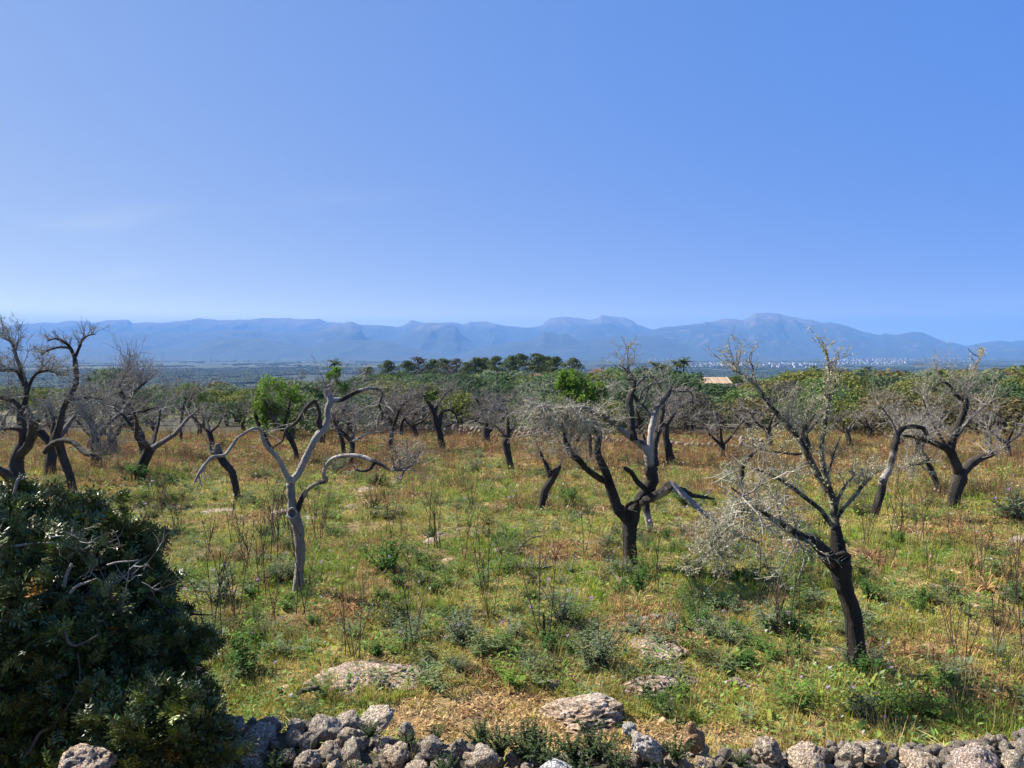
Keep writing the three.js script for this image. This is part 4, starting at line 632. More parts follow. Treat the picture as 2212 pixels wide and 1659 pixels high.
deadTree('small thin dead tree before the wide green tree on the left', { D: 35, col: 'dark', limbs: [
  { c: '11', p: [[1450, 1190, 22], [1455, 1060, 24], [1468, 960, 22], [1480, 900, 14]] },
  { c: '11', p: [[1462, 1000, 14], [1410, 930, 10], [1370, 880, 6]], z: [0, 0.4], col: 'grey', tw: { n: 14, from: 0.1, L: 1.0, r: 0.013, lvl: 2 } },
  { c: '11', p: [[1470, 960, 14], [1530, 880, 10], [1560, 830, 6]], z: [0, -0.4], col: 'grey', tw: { n: 16, from: 0.1, L: 1.0, r: 0.013, lvl: 2 } },
] });
deadTree('slim curved dark trunk behind the drooping hook of the silver grey tree', { D: 18.2, col: 'dark', limbs: [
  { c: '21', p: [[1915, 520, 40], [1895, 420, 54], [1878, 330, 60], [1850, 250, 62], [1800, 190, 62], [1768, 140, 62], [1745, 80, 56], [1742, 35, 34]], col: (t, a, x, y, z) => mix3(WOOD.dark(t, a, x, y, z), WOOD.grey(t, a, x, y, z), ss(0.7, 0.85, t)) },
  { c: '21', p: [[1745, 110, 44], [1700, 100, 36], [1680, 50, 20]], z: [0, 0.1], col: 'grey', tw: { n: 5, from: 0.3, L: 0.3, lvl: 1 } },
] });
deadTree('green leafed almond tree behind the silver grey tree', { D: 26.5, col: 'dark', leafy: [{ c: '12', x: 200, y: 870, rx: 180, ry: 170, n: 2600, s: 0.11 }, { c: '12', x: 110, y: 1040, rx: 90, ry: 130, n: 900, s: 0.11 }, { c: '12', x: 360, y: 850, rx: 100, ry: 90, n: 700, s: 0.1 }, { c: '12', x: 250, y: 1040, rx: 110, ry: 110, n: 900, s: 0.1 }], limbs: [
  { c: '12', p: [[372, 1390, 34], [355, 1290, 40], [325, 1220, 44], [290, 1160, 44], [270, 1080, 34]] },
  { c: '12', p: [[285, 1150, 34], [200, 1080, 28], [150, 980, 20], [100, 880, 10]], z: [0, -0.4], tw: { n: 14, from: 0.2, L: 0.9, r: 0.012, lvl: 2 } },
  { c: '12', p: [[272, 1090, 30], [300, 980, 24], [320, 880, 16], [380, 760, 8]], z: [0, 0.4], tw: { n: 18, from: 0.2, L: 0.9, r: 0.012, lvl: 2 } },
  { c: '12', p: [[150, 1290, 46], [110, 1190, 44], [60, 1080, 36], [30, 960, 22], [60, 840, 10]], z: [0.5, 0.2], tw: { n: 18, from: 0.4, L: 0.9, r: 0.012, lvl: 2 } },
] });
deadTree('almond tree with a small green leafy top behind the silver grey tree', { D: 27.5, col: 'dark', leafy: [{ c: '12', x: 660, y: 710, rx: 110, ry: 80, n: 1300, s: 0.1 }, { c: '12', x: 590, y: 760, rx: 50, ry: 60, n: 380, s: 0.1 }, { c: '12', x: 740, y: 800, rx: 60, ry: 60, n: 280, s: 0.1 }], limbs: [
  { c: '12', p: [[742, 1330, 40], [735, 1240, 38], [712, 1160, 36], [690, 1080, 34]] },
  { c: '12', p: [[695, 1100, 32], [650, 1000, 26], [640, 880, 18], [660, 760, 10]], tw: { n: 20, from: 0.2, L: 0.9, r: 0.012, lvl: 2 } },
  { c: '12', p: [[690, 1080, 28], [740, 980, 22], [780, 880, 12], [800, 800, 6]], z: [0, 0.5], tw: { n: 20, from: 0.2, L: 0.9, r: 0.012, lvl: 2 } },
] });
deadTree('dark dead tree with a round loop of a limb and small green top', { D: 31.5, col: 'dark', leafy: [{ c: '12', x: 1425, y: 880, rx: 52, ry: 70, n: 700, s: 0.11 }], limbs: [
  { c: '12', p: [[1532, 1295, 52], [1512, 1170, 52], [1482, 1080, 46], [1465, 990, 42], [1432, 930, 34]] },
  { c: '12', p: [[1465, 1000, 30], [1500, 930, 22], [1540, 870, 12], [1580, 820, 6]], z: [0, 0.5], tw: { n: 24, from: 0.1, L: 1.0, r: 0.014, lvl: 2 } },
  { c: '12', p: [[1505, 1130, 34], [1520, 1030, 34], [1535, 990, 27], [1590, 970, 21], [1640, 1010, 15], [1645, 1060, 16], [1560, 1108, 20]], z: [0, 0.1], tw: { n: 12, from: 0.3, L: 0.7, r: 0.013, lvl: 2 } },
  { c: '12', p: [[1440, 940, 28], [1400, 880, 20], [1370, 840, 10]], z: [0, -0.3], tw: { n: 8, from: 0.3, L: 0.7, r: 0.013, lvl: 2 } },
] });
deadTree('large green leafed almond tree behind the black trunked tree', { D: 26.8, col: 'dark', leafy: [{ c: '13', x: 560, y: 760, rx: 130, ry: 130, n: 2600, s: 0.12 }, { c: '13', x: 640, y: 860, rx: 200, ry: 120, n: 2800, s: 0.12 }, { c: '13', x: 770, y: 820, rx: 110, ry: 90, n: 900, s: 0.12 }], limbs: [
  { c: '13', p: [[710, 1375, 28], [706, 1280, 32], [704, 1180, 32], [690, 1090, 30]] },
  { c: '13', p: [[690, 1100, 28], [620, 980, 24], [580, 860, 16], [540, 740, 8]], z: [0, 0.3], tw: { n: 14, from: 0.2, L: 0.9, r: 0.012, lvl: 2 } },
  { c: '13', p: [[692, 1090, 26], [740, 970, 22], [780, 860, 14], [820, 780, 7]], z: [0, -0.3], tw: { n: 14, from: 0.2, L: 0.9, r: 0.012, lvl: 2 } },
] });
deadTree('short dark forked stump left of the black trunked tree', { D: 16.9, col: 'dark', limbs: [
  { c: '23', p: [[305, 582, 54], [328, 480, 60], [350, 400, 66], [398, 320, 66], [430, 260, 58], [465, 212, 34]], tw: { n: 3, from: 0.9, L: 0.4, lvl: 1 } },
  { c: '23', p: [[392, 300, 50], [372, 250, 46], [345, 190, 32], [310, 115, 27], [292, 60, 14]], z: [0, 0.1], tw: { n: 5, from: 0.5, L: 0.4, lvl: 1 } },
], knot: [['23', 392, 258, 26, -0.16, true]] });
deadTree('straight dead snag with grey twigs halfway between the loop limb tree and the forked stump', { D: 24.6, col: 'dark', tw: { lichen: 0.06, lsize: 0.06 }, limbs: [
  { c: '12', p: [[2085, 1445, 42], [2062, 1340, 56], [2042, 1240, 62], [2055, 1180, 50], [2060, 1100, 28], [2055, 1000, 25], [2045, 960, 14]], tw: { n: 8, from: 0.6, L: 0.5, r: 0.011, lvl: 1 } },
  { c: '12', p: [[2050, 1180, 30], [2110, 1090, 22], [2190, 1010, 14], [2260, 930, 7]], z: [0, 0.4], col: 'brown', tw: { n: 34, from: 0.1, L: 1.0, r: 0.012, lvl: 2 } },
  { c: '12', p: [[2040, 1190, 26], [1980, 1120, 20], [1920, 1080, 10]], z: [0, -0.4], col: 'grey', tw: { n: 22, from: 0.1, L: 0.8, r: 0.012, lvl: 2 } },
] });
deadTree('leaning dark trunk with a lichen veil left of the right forked tree', { D: 19.5, col: 'dark', tw: { lichen: 0.35, lsize: 0.06 }, limbs: [
  { c: '24', p: [[1535, 480, 24], [1525, 390, 40], [1490, 300, 46], [1455, 220, 46], [1430, 150, 38]] },
  { c: '24', p: [[1432, 160, 34], [1390, 90, 26], [1350, 20, 18], [1300, -60, 9]], z: [0, 0.3], col: 'mossy', tw: { n: 30, from: 0.05, L: 0.8, r: 0.01, lvl: 2, up: -0.2 } },
  { c: '24', p: [[1440, 180, 30], [1340, 200, 22], [1260, 210, 12]], z: [0, -0.3], col: 'mossy', tw: { n: 26, from: 0.05, L: 0.6, r: 0.01, lvl: 2, up: -0.5 } },
] });
deadTree('thin bent dark stem among the lichen branches right of the black trunked tree', { D: 20.3, col: 'dark', limbs: [
  { c: '23', p: [[1920, 402, 30], [1924, 300, 42], [1932, 200, 42], [1990, 130, 35], [2040, 95, 22]], tw: { n: 4, from: 0.85, L: 0.5, r: 0.01, lvl: 1 } },
] });
deadTree('sturdy dark trunk seen right behind the bleached limbs of the black trunked tree', { D: 26, col: 'dark', limbs: [
  { c: '13', p: [[1355, 1405, 72], [1335, 1290, 62], [1312, 1170, 54], [1322, 1080, 40]] },
  { c: '13', p: [[1320, 1090, 36], [1380, 1000, 26], [1430, 930, 12]], z: [0, 0.3], tw: { n: 22, from: 0.1, L: 0.9, r: 0.012, lvl: 2 } },
  { c: '13', p: [[1315, 1120, 30], [1270, 1040, 24], [1230, 960, 10]], z: [0, -0.3], tw: { n: 18, from: 0.1, L: 0.9, r: 0.012, lvl: 2 } },
] });
deadTree('bare dark tree left of the loop limb tree with a pale branch reaching right', { D: 24.8, col: 'dark', tw: { lichen: 0.1, lsize: 0.06 }, limbs: [
  { c: '12', p: [[795, 1442, 38], [802, 1330, 42], [810, 1240, 46], [772, 1190, 36], [692, 1110, 31], [652, 1000, 18]], tw: { n: 16, from: 0.6, L: 0.8, r: 0.012, lvl: 2 } },
  { c: '12', p: [[812, 1230, 30], [860, 1200, 22], [940, 1162, 18], [1050, 1145, 10]], z: [0, -0.4], col: 'pale', tw: { n: 14, from: 0.3, L: 0.7, r: 0.011, lvl: 2 } },
  { c: '12', p: [[810, 1240, 30], [830, 1120, 22], [870, 1020, 12]], z: [0, 0.4], col: 'grey', tw: { n: 22, from: 0.1, L: 0.9, r: 0.012, lvl: 2 } },
] });
deadTree('multi stemmed bare tree with a fan of twigs left of the loop limb tree', { D: 31, col: 'dark', limbs: [
  { c: '12', p: [[1108, 1300, 40], [1128, 1160, 40], [1148, 1080, 34]] },
  { c: '12', p: [[1140, 1100, 30], [1090, 1000, 22], [1060, 900, 10]], z: [0, 0.4], tw: { n: 30, from: 0.1, L: 1.1, r: 0.014, lvl: 2 } },
  { c: '12', p: [[1146, 1090, 30], [1180, 1000, 22], [1220, 930, 12], [1270, 880, 6]], z: [0, -0.4], tw: { n: 30, from: 0.1, L: 1.1, r: 0.014, lvl: 2 } },
  { c: '12', p: [[1205, 1170, 34], [1208, 1080, 26], [1250, 1010, 20], [1275, 980, 10]], z: [0.6, 0.4], tw: { n: 12, from: 0.4, L: 0.9, r: 0.014, lvl: 2 } },
] });
deadTree('bare tree with flat spreading limbs right of the loop limb tree', { D: 35, col: 'dark', limbs: [
  { c: '12', p: [[1882, 1165, 54], [1880, 1060, 42], [1852, 1000, 32], [1830, 920, 25], [1798, 878, 12]], tw: { n: 14, from: 0.6, L: 1.0, r: 0.015, lvl: 2 } },
  { c: '12', p: [[1880, 1085, 24], [1830, 1070, 21], [1758, 1035, 12]], z: [0, -0.3], tw: { n: 6, from: 0.5, L: 0.8, r: 0.015, lvl: 2 } },
  { c: '12', p: [[1885, 1080, 28], [1920, 1000, 22], [1965, 955, 12]], z: [0, 0.4], tw: { n: 30, from: 0.1, L: 1.1, r: 0.015, lvl: 2 } },
] });
// generic grey trees of the far rows
R = rng(1100);
function plainTree() {
  const t = thing('almond_tree', '', 'dead tree', V(0, 0, 0)), B = { twigs: new GB(), lichen: new GB(), leaves: new GB() }, g = new GB(), lean = rr(-0.4, 0.4), fk = V(lean, rr(0.7, 1.1), rr(-0.2, 0.2));
  g.tube([V(0, -0.15, 0), V(lean * 0.3, 0.4, 0), fk], [0.17, 0.14, 0.15], 8, WOOD.dark, 0.25); g.mesh('trunk', M.bark, t);
  for (let i = 0; i < 4; i++) {
    const a = i * 1.57 + rr(-0.5, 0.5), e = V(fk.x + Math.cos(a) * rr(0.6, 1.0), fk.y + rr(0.7, 1.2), fk.z + Math.sin(a) * rr(0.6, 1.0)), m = V().lerpVectors(fk, e, 0.5).add(V(rr(-0.15, 0.15), rr(-0.15, 0.1), rr(-0.15, 0.15))), f = V(e.x + Math.cos(a) * 0.3, e.y + rr(0.2, 0.6), e.z + Math.sin(a) * 0.3), l = new GB(), pts = [fk, m, e, f];
    l.tube(pts, [0.1, 0.07, 0.04, 0.015], 6, pick([WOOD.dark, WOOD.brown, WOOD.grey]), 0.3); l.mesh('limb', M.bark, t);
    for (let k = 0; k < 8; k++) { const u = rr(0.8, 2.95), j = Math.floor(u), s = V().lerpVectors(pts[j], pts[j + 1], u - j); twig(B, s, V(Math.cos(a), 0.3, Math.sin(a)).multiplyScalar(0.6).add(V(rr(-1, 1), rr(-0.5, 1.1), rr(-1, 1))), rr(0.5, 1.1), 0.015, 2, { coarse: true, kids: 3, crook: 0.35, lichen: 0.05, lsize: 0.07, cols: [[0.22, 0.2, 0.175], [0.15, 0.135, 0.12], [0.29, 0.265, 0.235]] }); }
  }
  B.twigs.mesh('crown', M.twig, t, null, 'stuff'); if (B.lichen.tris) B.lichen.mesh('lichen', M.lichen, t, null, 'stuff');
  return t;
}
const greyTrees = [0, 1, 2, 3, 4].map(plainTree);
{
  const say = (px, D) => `grey leafless almond tree in the ${D < 31 ? 'nearer' : D < 40 ? 'farther' : 'last'} row ${px < 420 ? 'behind the left edge trees' : px < 780 ? 'behind the silver grey tree' : px < 1150 ? 'around the loop limb tree' : px < 1450 ? 'behind the black trunked tree' : px < 1800 ? 'before the far stone wall' : 'by the right forked tree'}`;
  let k = 0;
  for (const [D, list] of [[23, [95, 215, 300]], [28, [250, 1555, 1760, 1985, 2190]], [33, [60, 180, 470, 700, 1680, 1850, 1960, 2130]], [38, [20, 130, 330, 440, 610, 760, 900, 1040, 1200, 1380, 1500, 1620, 1740, 1890, 2010, 2110, 2200]], [42, [280, 520, 840, 1120]]])
    for (const px of list) { const q = px + rr(-14, 14), d = D + rr(-1.4, 1.4), p = at(q, 900, d); p.y = groundY(p.x, p.z); const s = rr(0.85, 1.15) * (D > 40 ? 0.6 : D > 35 ? 0.62 : D < 25 ? 0.95 : 0.72) * (px > 1250 ? 0.9 : 1); put(greyTrees[k++ % 5], p, [s * 1.3, s, s * 1.3], rr(0, 6.3), say(px, D), say(px, D).replace('tree', 'trees')); }
}
// ---------------------------------------------------------------- stones, far wall, outcrops
function rockGeo(seed, detail, o = {}) {
  let g = new THREE.IcosahedronGeometry(1, detail); g.deleteAttribute('uv'); g.deleteAttribute('normal'); g = mergeVertices(g, 1e-4); const r = rng(seed * 77 + 5), P = g.attributes.position, n = P.count, col = new Float32Array(n * 3) , cuts = [];
  for (let k = 0; k < (o.cuts ?? 7); k++) cuts.push({ d: V(r() * 2 - 1, r() * 2 - 1, r() * 2 - 1).normalize(), h: 0.55 + 0.35 * r() });
  const s = seed * 13.7, a = o.tone ?? [0.62, 0.53, 0.42];
  for (let i = 0; i < n; i++) {
    const d = V().fromBufferAttribute(P, i).normalize(); let q = 1 + 0.28 * noise(d.x * 1.4 + s, d.y * 1.4, d.z * 1.4);
    for (const c of cuts) { const k = d.dot(c.d); if (k * q > c.h) q = lerp(q, c.h / k, 0.85); }
    const mid = fbm(d.x * 3.2 + s, d.y * 3.2, d.z * 3.2, 3), fine = fbm(d.x * 9 + s, d.y * 9, d.z * 9, 3), pit = ss(0.12, 0.34, noise(d.x * 5.5 + s, d.y * 5.5 + 4, d.z * 5.5)) * (o.pit ?? 1);
    q += 0.16 * mid + 0.06 * fine - 0.13 * pit; if (o.horn) { const h = Math.max(0, d.dot(V(-0.1, 1, 0).normalize()) - 0.88) / 0.12; q += 1.1 * h * h * 0.8; }
    P.setXYZ(i, d.x * q, d.y * q, d.z * q);
    const lich = ss(0.05, 0.25, fbm(d.x * 2.1 + s, d.y * 2.1 + 9, d.z * 2.1, 3)), dark = ss(0.12, 0.24, fbm(d.x * 6 + s, d.y * 6, d.z * 6 + 20, 3)), white = ss(0.24, 0.34, fbm(d.x * 4 + s, d.y * 4 + 30, d.z * 4, 3)), warm = ss(0.12, 0.3, noise(d.x * 1.7 + s, d.y * 1.7, d.z * 1.7 + 40));
    let c = mix3(a, [0.50, 0.48, 0.44], lich * (o.grey ?? 0.8)); c = mix3(c, [0.5, 0.33, 0.19], warm * (o.warm ?? 0.35)); c = mix3(c, [0.13, 0.12, 0.11], dark * 0.6); c = mix3(c, [0.78, 0.75, 0.68], white * (o.white ?? 0.7)); c = mix3(c, [0.2, 0.15, 0.11], pit * 0.3);
    col.set(c, i * 3);
  }
  g.setAttribute('color', new THREE.BufferAttribute(col, 3)); g.computeVertexNormals(); g = g.toNonIndexed();
  const Q = g.attributes.position, w = new Float32Array(Q.count * 2), A = V(), B = V(), C = V(); // surface grain laid on from the side each facet faces
  for (let i = 0; i < Q.count; i += 3) { A.fromBufferAttribute(Q, i); B.fromBufferAttribute(Q, i + 1).sub(A); C.fromBufferAttribute(Q, i + 2).sub(A); B.cross(C); const ax = Math.abs(B.x), ay = Math.abs(B.y), az = Math.abs(B.z), m = ax > ay && ax > az ? 0 : ay > az ? 1 : 2; for (let k = 0; k < 3; k++) { const x = Q.getX(i + k), y = Q.getY(i + k), z = Q.getZ(i + k); w[(i + k) * 2] = (m === 0 ? z : x) * 0.42 + s; w[(i + k) * 2 + 1] = (m === 1 ? z : y) * 0.42 + m * 0.37; } }
  g.setAttribute('uv', new THREE.BufferAttribute(w, 2)); g.setIndex([...Array(Q.count).keys()]); return g;
}
R = rng(2001);
{ // low dry stone wall behind the field, each stone a part
  const w = thing('stone_wall', 'low tumbled dry stone wall along the far side of the orchard', 'wall', V(0, 0, 0)), gs = [0, 1, 2, 3, 4].map((k) => rockGeo(40 + k, 2, { cuts: 9, tone: [0.27, 0.205, 0.165], pit: 0.3, grey: 0.15, white: 0.1, warm: 0.1 })); let n = 0;
  for (let c = 0; c < 3; c++) for (let x = -8; x < 10.5 && n < 300; x += rr(0.17, 0.25) * (c === 2 ? 1.5 : 1)) {
    const D = 37.3 - 0.62 * x + 0.35 * noise(x * 0.3, 2), z = -D + rr(-0.12, 0.12), s = rr(0.085, 0.135), m = new THREE.Mesh(pick(gs), M.farRock); if (c && noise(x * 0.5, 8) < -0.15) continue;
    m.name = 'stone'; m.position.set(x, groundY(x, z) + 0.12 + c * 0.17 + rr(-0.04, 0.04), z); m.rotation.set(rr(0, 6), rr(0, 6), rr(0, 6)); m.scale.set(s * rr(1, 1.5), s * rr(0.8, 1.1), s); m.castShadow = m.receiveShadow = true; w.add(m); n++;
  }
}
function rockAt(px, py, wpx, hpx, label, o = {}) { // an outcrop lying on the field at a place in the photograph
  const p = onField(px, py), D = -p.z, w = wpx / F * D, h = hpx / F * D, m = new THREE.Mesh(rockGeo(o.seed ?? Math.round(px), o.detail ?? 9, o), M.rock); m.name = numbered(o.name ?? 'limestone_rock');
  m.position.set(p.x, p.y + h * (o.sink ?? (h < w * 0.3 ? -0.08 : 0.06)), p.z); m.scale.set(w / 2, Math.max(0.03, h * 0.55), Math.min(w * (o.deep ?? 0.42), 0.75)); m.rotation.y = o.turn ?? 0; m.rotation.z = o.tilt ?? 0; scene.add(m); return tag(m, label, 'rock');
}
const BEIGE = { tone: [0.52, 0.39, 0.28], grey: 0.35, warm: 0.4 };
rockAt(1262, 1548, 250, 72, 'large pitted beige boulder above the rubble wall, right of the middle', { ...BEIGE, detail: 24, seed: 3, tilt: 0.06, pit: 1.3, cuts: 9, deep: 0.34, sink: -0.02 });
rockAt(1408, 1490, 130, 46, 'pitted beige outcrop right behind the large boulder', { ...BEIGE, detail: 18, seed: 4, pit: 1.2, deep: 0.4 });
rockAt(1475, 1474, 70, 28, 'small beige outcrop at the right end of the pitted outcrops', { ...BEIGE, detail: 12, seed: 5 });
rockAt(1190, 1478, 46, 22, 'small warm rock at the left end of the large boulder', { ...BEIGE, seed: 6 });
rockAt(820, 1462, 190, 30, 'flat weathered bedrock slab left of the dry leaf patch', { ...BEIGE, detail: 18, seed: 71, cuts: 9, pit: 1.2, deep: 0.34, turn: 0.25 });
rockAt(870, 1482, 110, 24, 'right hand lobe of the flat bedrock slab', { ...BEIGE, detail: 14, seed: 72, cuts: 8, pit: 1.2, deep: 0.4, turn: -0.3 });
rockAt(770, 1450, 90, 18, 'small upper left lobe of the flat bedrock slab', { ...BEIGE, detail: 12, seed: 73, cuts: 8, pit: 1, deep: 0.5 });
rockAt(745, 1480, 150, 24, 'lower lip of bedrock left of the flat slab', { ...BEIGE, detail: 14, seed: 8, deep: 0.5 });
rockAt(1421, 1404, 150, 26, 'low ledge of pale rock under a dry tuft, right of the middle', { ...BEIGE, detail: 14, seed: 9, deep: 0.5 });
rockAt(1394, 1347, 34, 20, 'pale stone left of its twin in the grass right of the middle', { ...BEIGE, seed: 10 });
rockAt(1420, 1338, 36, 24, 'pale grey stone right of its twin in the grass', { seed: 11 });
rockAt(1610, 1368, 30, 22, 'small pale stone left of the nearest leaning trunk', { ...BEIGE, seed: 12 });
rockAt(1591, 1474, 50, 30, 'warm beige stone between the boulder and the nearest trunk', { ...BEIGE, seed: 13 });
rockAt(412, 1470, 70, 42, 'pale rock peeking out right of the big dark shrub', { ...BEIGE, seed: 14 });
rockAt(1745, 1382, 26, 14, 'tiny stone beside the nearest leaning trunk', { ...BEIGE, seed: 15 });
rockAt(2010, 1392, 56, 14, 'flat stone on bare red soil at the right', { ...BEIGE, seed: 16 });
[[933, 1177, 46, 18, 'whitish rock right of the middle herb bush'], [884, 1157, 26, 10, 'left piece of the pale bedrock row beside the silver grey tree'], [935, 1157, 54, 10, 'long middle piece of the pale bedrock row'], [1020, 1158, 40, 10, 'warm right piece of the pale bedrock row'], [985, 1146, 40, 8, 'flat slab above the pale bedrock row'], [1084, 1195, 44, 14, 'pinkish slab left of the dead branch pile'], [606, 1115, 56, 22, 'pale rock just left of the silver grey trunk'], [470, 1108, 90, 12, 'long whitish bedrock ledge left of the silver grey tree'], [535, 1120, 70, 12, 'whitish ledge between the curved trunk and the silver grey tree'], [668, 1122, 60, 10, 'low pale ledge right of the silver grey trunk'], [1155, 1062, 36, 10, 'pale flat rock by the forked stump'], [1300, 1095, 40, 12, 'pale rock left of the black trunk'], [1260, 1107, 30, 9, 'low warm rock left of the black trunk'], [1195, 1075, 34, 8, 'flat rock right of the forked stump'], [760, 1092, 54, 8, 'flat warm bedrock beside the dark cushion plant'], [2195, 1175, 40, 30, 'pinkish stone at the right edge'], [790, 1060, 60, 8, 'flat orange ledge under the first dark cushion plant'], [1990, 1155, 36, 10, 'pale flat stone under the forked tree at the right'], [560, 1345, 30, 9, 'tiny pale stone in the grass left of the middle'], [600, 1410, 36, 12, 'small pale stone left of the bedrock slab']].forEach(([x, y, w, h, l], i) => rockAt(x, y, w, h, l, { ...BEIGE, seed: 60 + i, detail: 7, deep: 0.5 }));

// ---------------------------------------------------------------- tumbled dry stone wall at the camera's feet
R = rng(2101);
const heapTop = (x) => -5.15 - 0.34 * ss(0.4, -2.2, x) + 0.12 * noise(x * 0.9, 5);
function heapY(x, z) { const c = heapTop(x), q = z < c ? ss(0.5, 0, c - z) : ss(1.5, 0.1, z - c); return groundY(x, z) + 0.43 * q * (1 + 0.15 * noise(x * 1.6, z * 1.6)); }
const rubble = thing('rubble_wall', 'tumbled dry stone wall of pitted limestone along the bottom of the view', 'wall', V(0, 0, 0));
{
  const gs = []; for (let k = 0; k < 12; k++) gs.push(rockGeo(100 + k, k < 6 ? 8 : 6, { cuts: 15, tone: [[0.60, 0.50, 0.38], [0.52, 0.44, 0.35], [0.62, 0.48, 0.34], [0.44, 0.37, 0.30]][k % 4], pit: k % 3 === 0 ? 1.3 : 0.6, warm: k % 4 === 2 ? 0.7 : 0.3, grey: 0.4, white: k % 3 === 1 ? 0.7 : 0.3 }));
  const add = (g, x, y, z, sx, sy, sz, rot) => { const m = new THREE.Mesh(g, M.rock); m.name = 'stone'; m.position.set(x, y, z); m.scale.set(sx, sy, sz); m.rotation.set(...(rot ?? [rr(0, 6), rr(0, 6), rr(0, 6)])); m.castShadow = m.receiveShadow = true; rubble.add(m); };
  const put1 = (px, py, D, w, h, g, rot, dp = 1) => { const p = at(px, py, D); add(g, p.x, p.y - 0.03, p.z, 0.39 * w / F * D, 0.39 * h / F * D, 0.39 * w / F * D * dp, rot); };
  put1(1497, 1592, 5.2, 70, 62, rockGeo(201, 14, { cuts: 5, tone: [0.5, 0.29, 0.14], warm: 0.9, grey: 0.1, pit: 0.4, horn: true }), [0, 0.3, 0.05], 0.8);
  put1(2100, 1637, 4.85, 120, 84, rockGeo(202, 16, { cuts: 3, tone: [0.55, 0.42, 0.35], warm: 0.2, grey: 0.5, pit: 0.5 }), [0.2, 0.4, 0.1]);
  put1(1398, 1606, 5.0, 112, 70, rockGeo(203, 16, { cuts: 7, tone: [0.72, 0.66, 0.58], grey: 0.6, pit: 0.9 }), [0.2, 0.2, -0.65], 0.8);
  put1(1360, 1568, 5.2, 44, 34, rockGeo(204, 10, { tone: [0.75, 0.72, 0.68] }));
  put1(1663, 1612, 5.05, 92, 76, gs[0], [0.4, 1, 0.2]); put1(1205, 1652, 4.75, 92, 50, rockGeo(205, 12, { cuts: 9, tone: [0.66, 0.66, 0.64], grey: 0.9, pit: 0.1, warm: 0 }), [0.1, 0.6, 0.1]);
  put1(900, 1655, 4.75, 74, 44, gs[2], [0.3, 0.2, 0.1]); put1(858, 1622, 4.95, 84, 66, gs[6], [0.5, 0.9, 0.3]); put1(935, 1606, 5.05, 76, 60, gs[7], [0.2, 1.4, 0.6]); put1(665, 1638, 4.9, 84, 66, gs[3], [0.3, 1.9, 0.1]); put1(700, 1570, 5.35, 110, 62, gs[5], [0.2, 2.2, 0.3]); put1(815, 1545, 5.55, 120, 70, gs[4], [0.1, 0.4, 0.4]); put1(748, 1558, 5.5, 92, 60, gs[9], [0.6, 0.4, 0.2]);
  put1(1048, 1632, 4.9, 96, 70, gs[8], [0.2, 0.9, 0.7]); put1(560, 1590, 5.3, 110, 56, gs[1], [0.6, 0.1, 0.4]); put1(178, 1648, 4.25, 150, 96, rockGeo(206, 16, { cuts: 5, tone: [0.62, 0.46, 0.33], grey: 0.6, pit: 1.4 }), [0.2, 0.4, -0.2]); put1(755, 1580, 5.3, 60, 54, gs[10]); put1(880, 1572, 5.35, 52, 60, gs[11]);
  put1(1745, 1630, 4.95, 110, 66, gs[2], [0.2, 0.7, 0.3]); put1(1840, 1622, 5.0, 70, 72, gs[4], [0.5, 0.2, 0.1]); put1(1890, 1625, 4.95, 70, 76, gs[0], [1.5, 0.2, 0.9]); put1(1985, 1640, 4.9, 120, 60, gs[6], [0.3, 0.1, 0.1]); put1(2190, 1646, 4.8, 90, 60, gs[8], [1, 0.4, 0.4]);
  let n = 0;
  for (let layer = 0; layer < 2; layer++) for (let z = -5.75; z < -4.45; z += 0.105) for (let x = -2.7; x < 4.8; x += 0.125) {
    if (layer === 0 && R() < 0.4) continue; if (layer === 1 && R() < 0.74) continue; if (n > 275) continue;
    const X = x + rr(-0.08, 0.08), Zz = z + rr(-0.07, 0.07); if (heapY(X, Zz) - groundY(X, Zz) < 0.12) continue;
    const weedy = noise(X * 0.8 + 3, Zz * 1.2) > 0.18 && R() < 0.6; if (weedy) continue; 
    const px = CX + X / -Zz * F; const s = rr(0.048, 0.096) * (layer ? 0.85 : 1); add(pick(gs), X, heapY(X, Zz) + (layer ? rr(-0.02, 0.03) : -0.08), Zz, s * rr(0.9, 1.35), s * rr(0.75, 1), s * rr(0.9, 1.2)); n++;
  }
}
{ // small stones packed between the large ones
  const items = []; for (let k = 0; k < 1300; k++) { const x = rr(-2.8, 6.5), z = rr(-5.8, -4.4), h = heapY(x, z); if (h - groundY(x, z) < 0.06) continue; const s = rr(0.022, 0.05), t = rr(0.6, 1.05); items.push({ p: V(x, h - 0.07 + rr(0, 0.03), z), rx: rr(0, 6), ry: rr(0, 6), s3: [s * 1.3, s, s * 1.1], c: [t, t * 0.97, t * 0.93] }); }
  scatter('rubble_fill', null, null, rockGeo(310, 3, { cuts: 12, tone: [0.5, 0.44, 0.36], pit: 0.4, grey: 0.6 }), M.rock, items, rubble);
}
// earth and gravel core of the wall
{
  const g = new GB(), nx = 90, nz = 24; for (let j = 0; j <= nz; j++) for (let i = 0; i <= nx; i++) { const x = lerp(-5.2, 7.5, i / nx), z = lerp(-5.75, -3.4, j / nz); g.v(x, lerp(groundY(x, z) - 0.05, heapY(x, z) - 0.1, ss(0, 0.12, j / nz)) , z, mix3([0.16, 0.12, 0.085], [0.07, 0.07, 0.035], clamp(0.5 + noise(x * 2, z * 2))), x, z); }
  for (let j = 0; j < nz; j++) for (let i = 0; i < nx; i++) { const a = j * (nx + 1) + i; g.i.push(a, a + nx + 1, a + 1, a + 1, a + nx + 1, a + nx + 2); }
  g.mesh('core', M.soil, rubble);
}

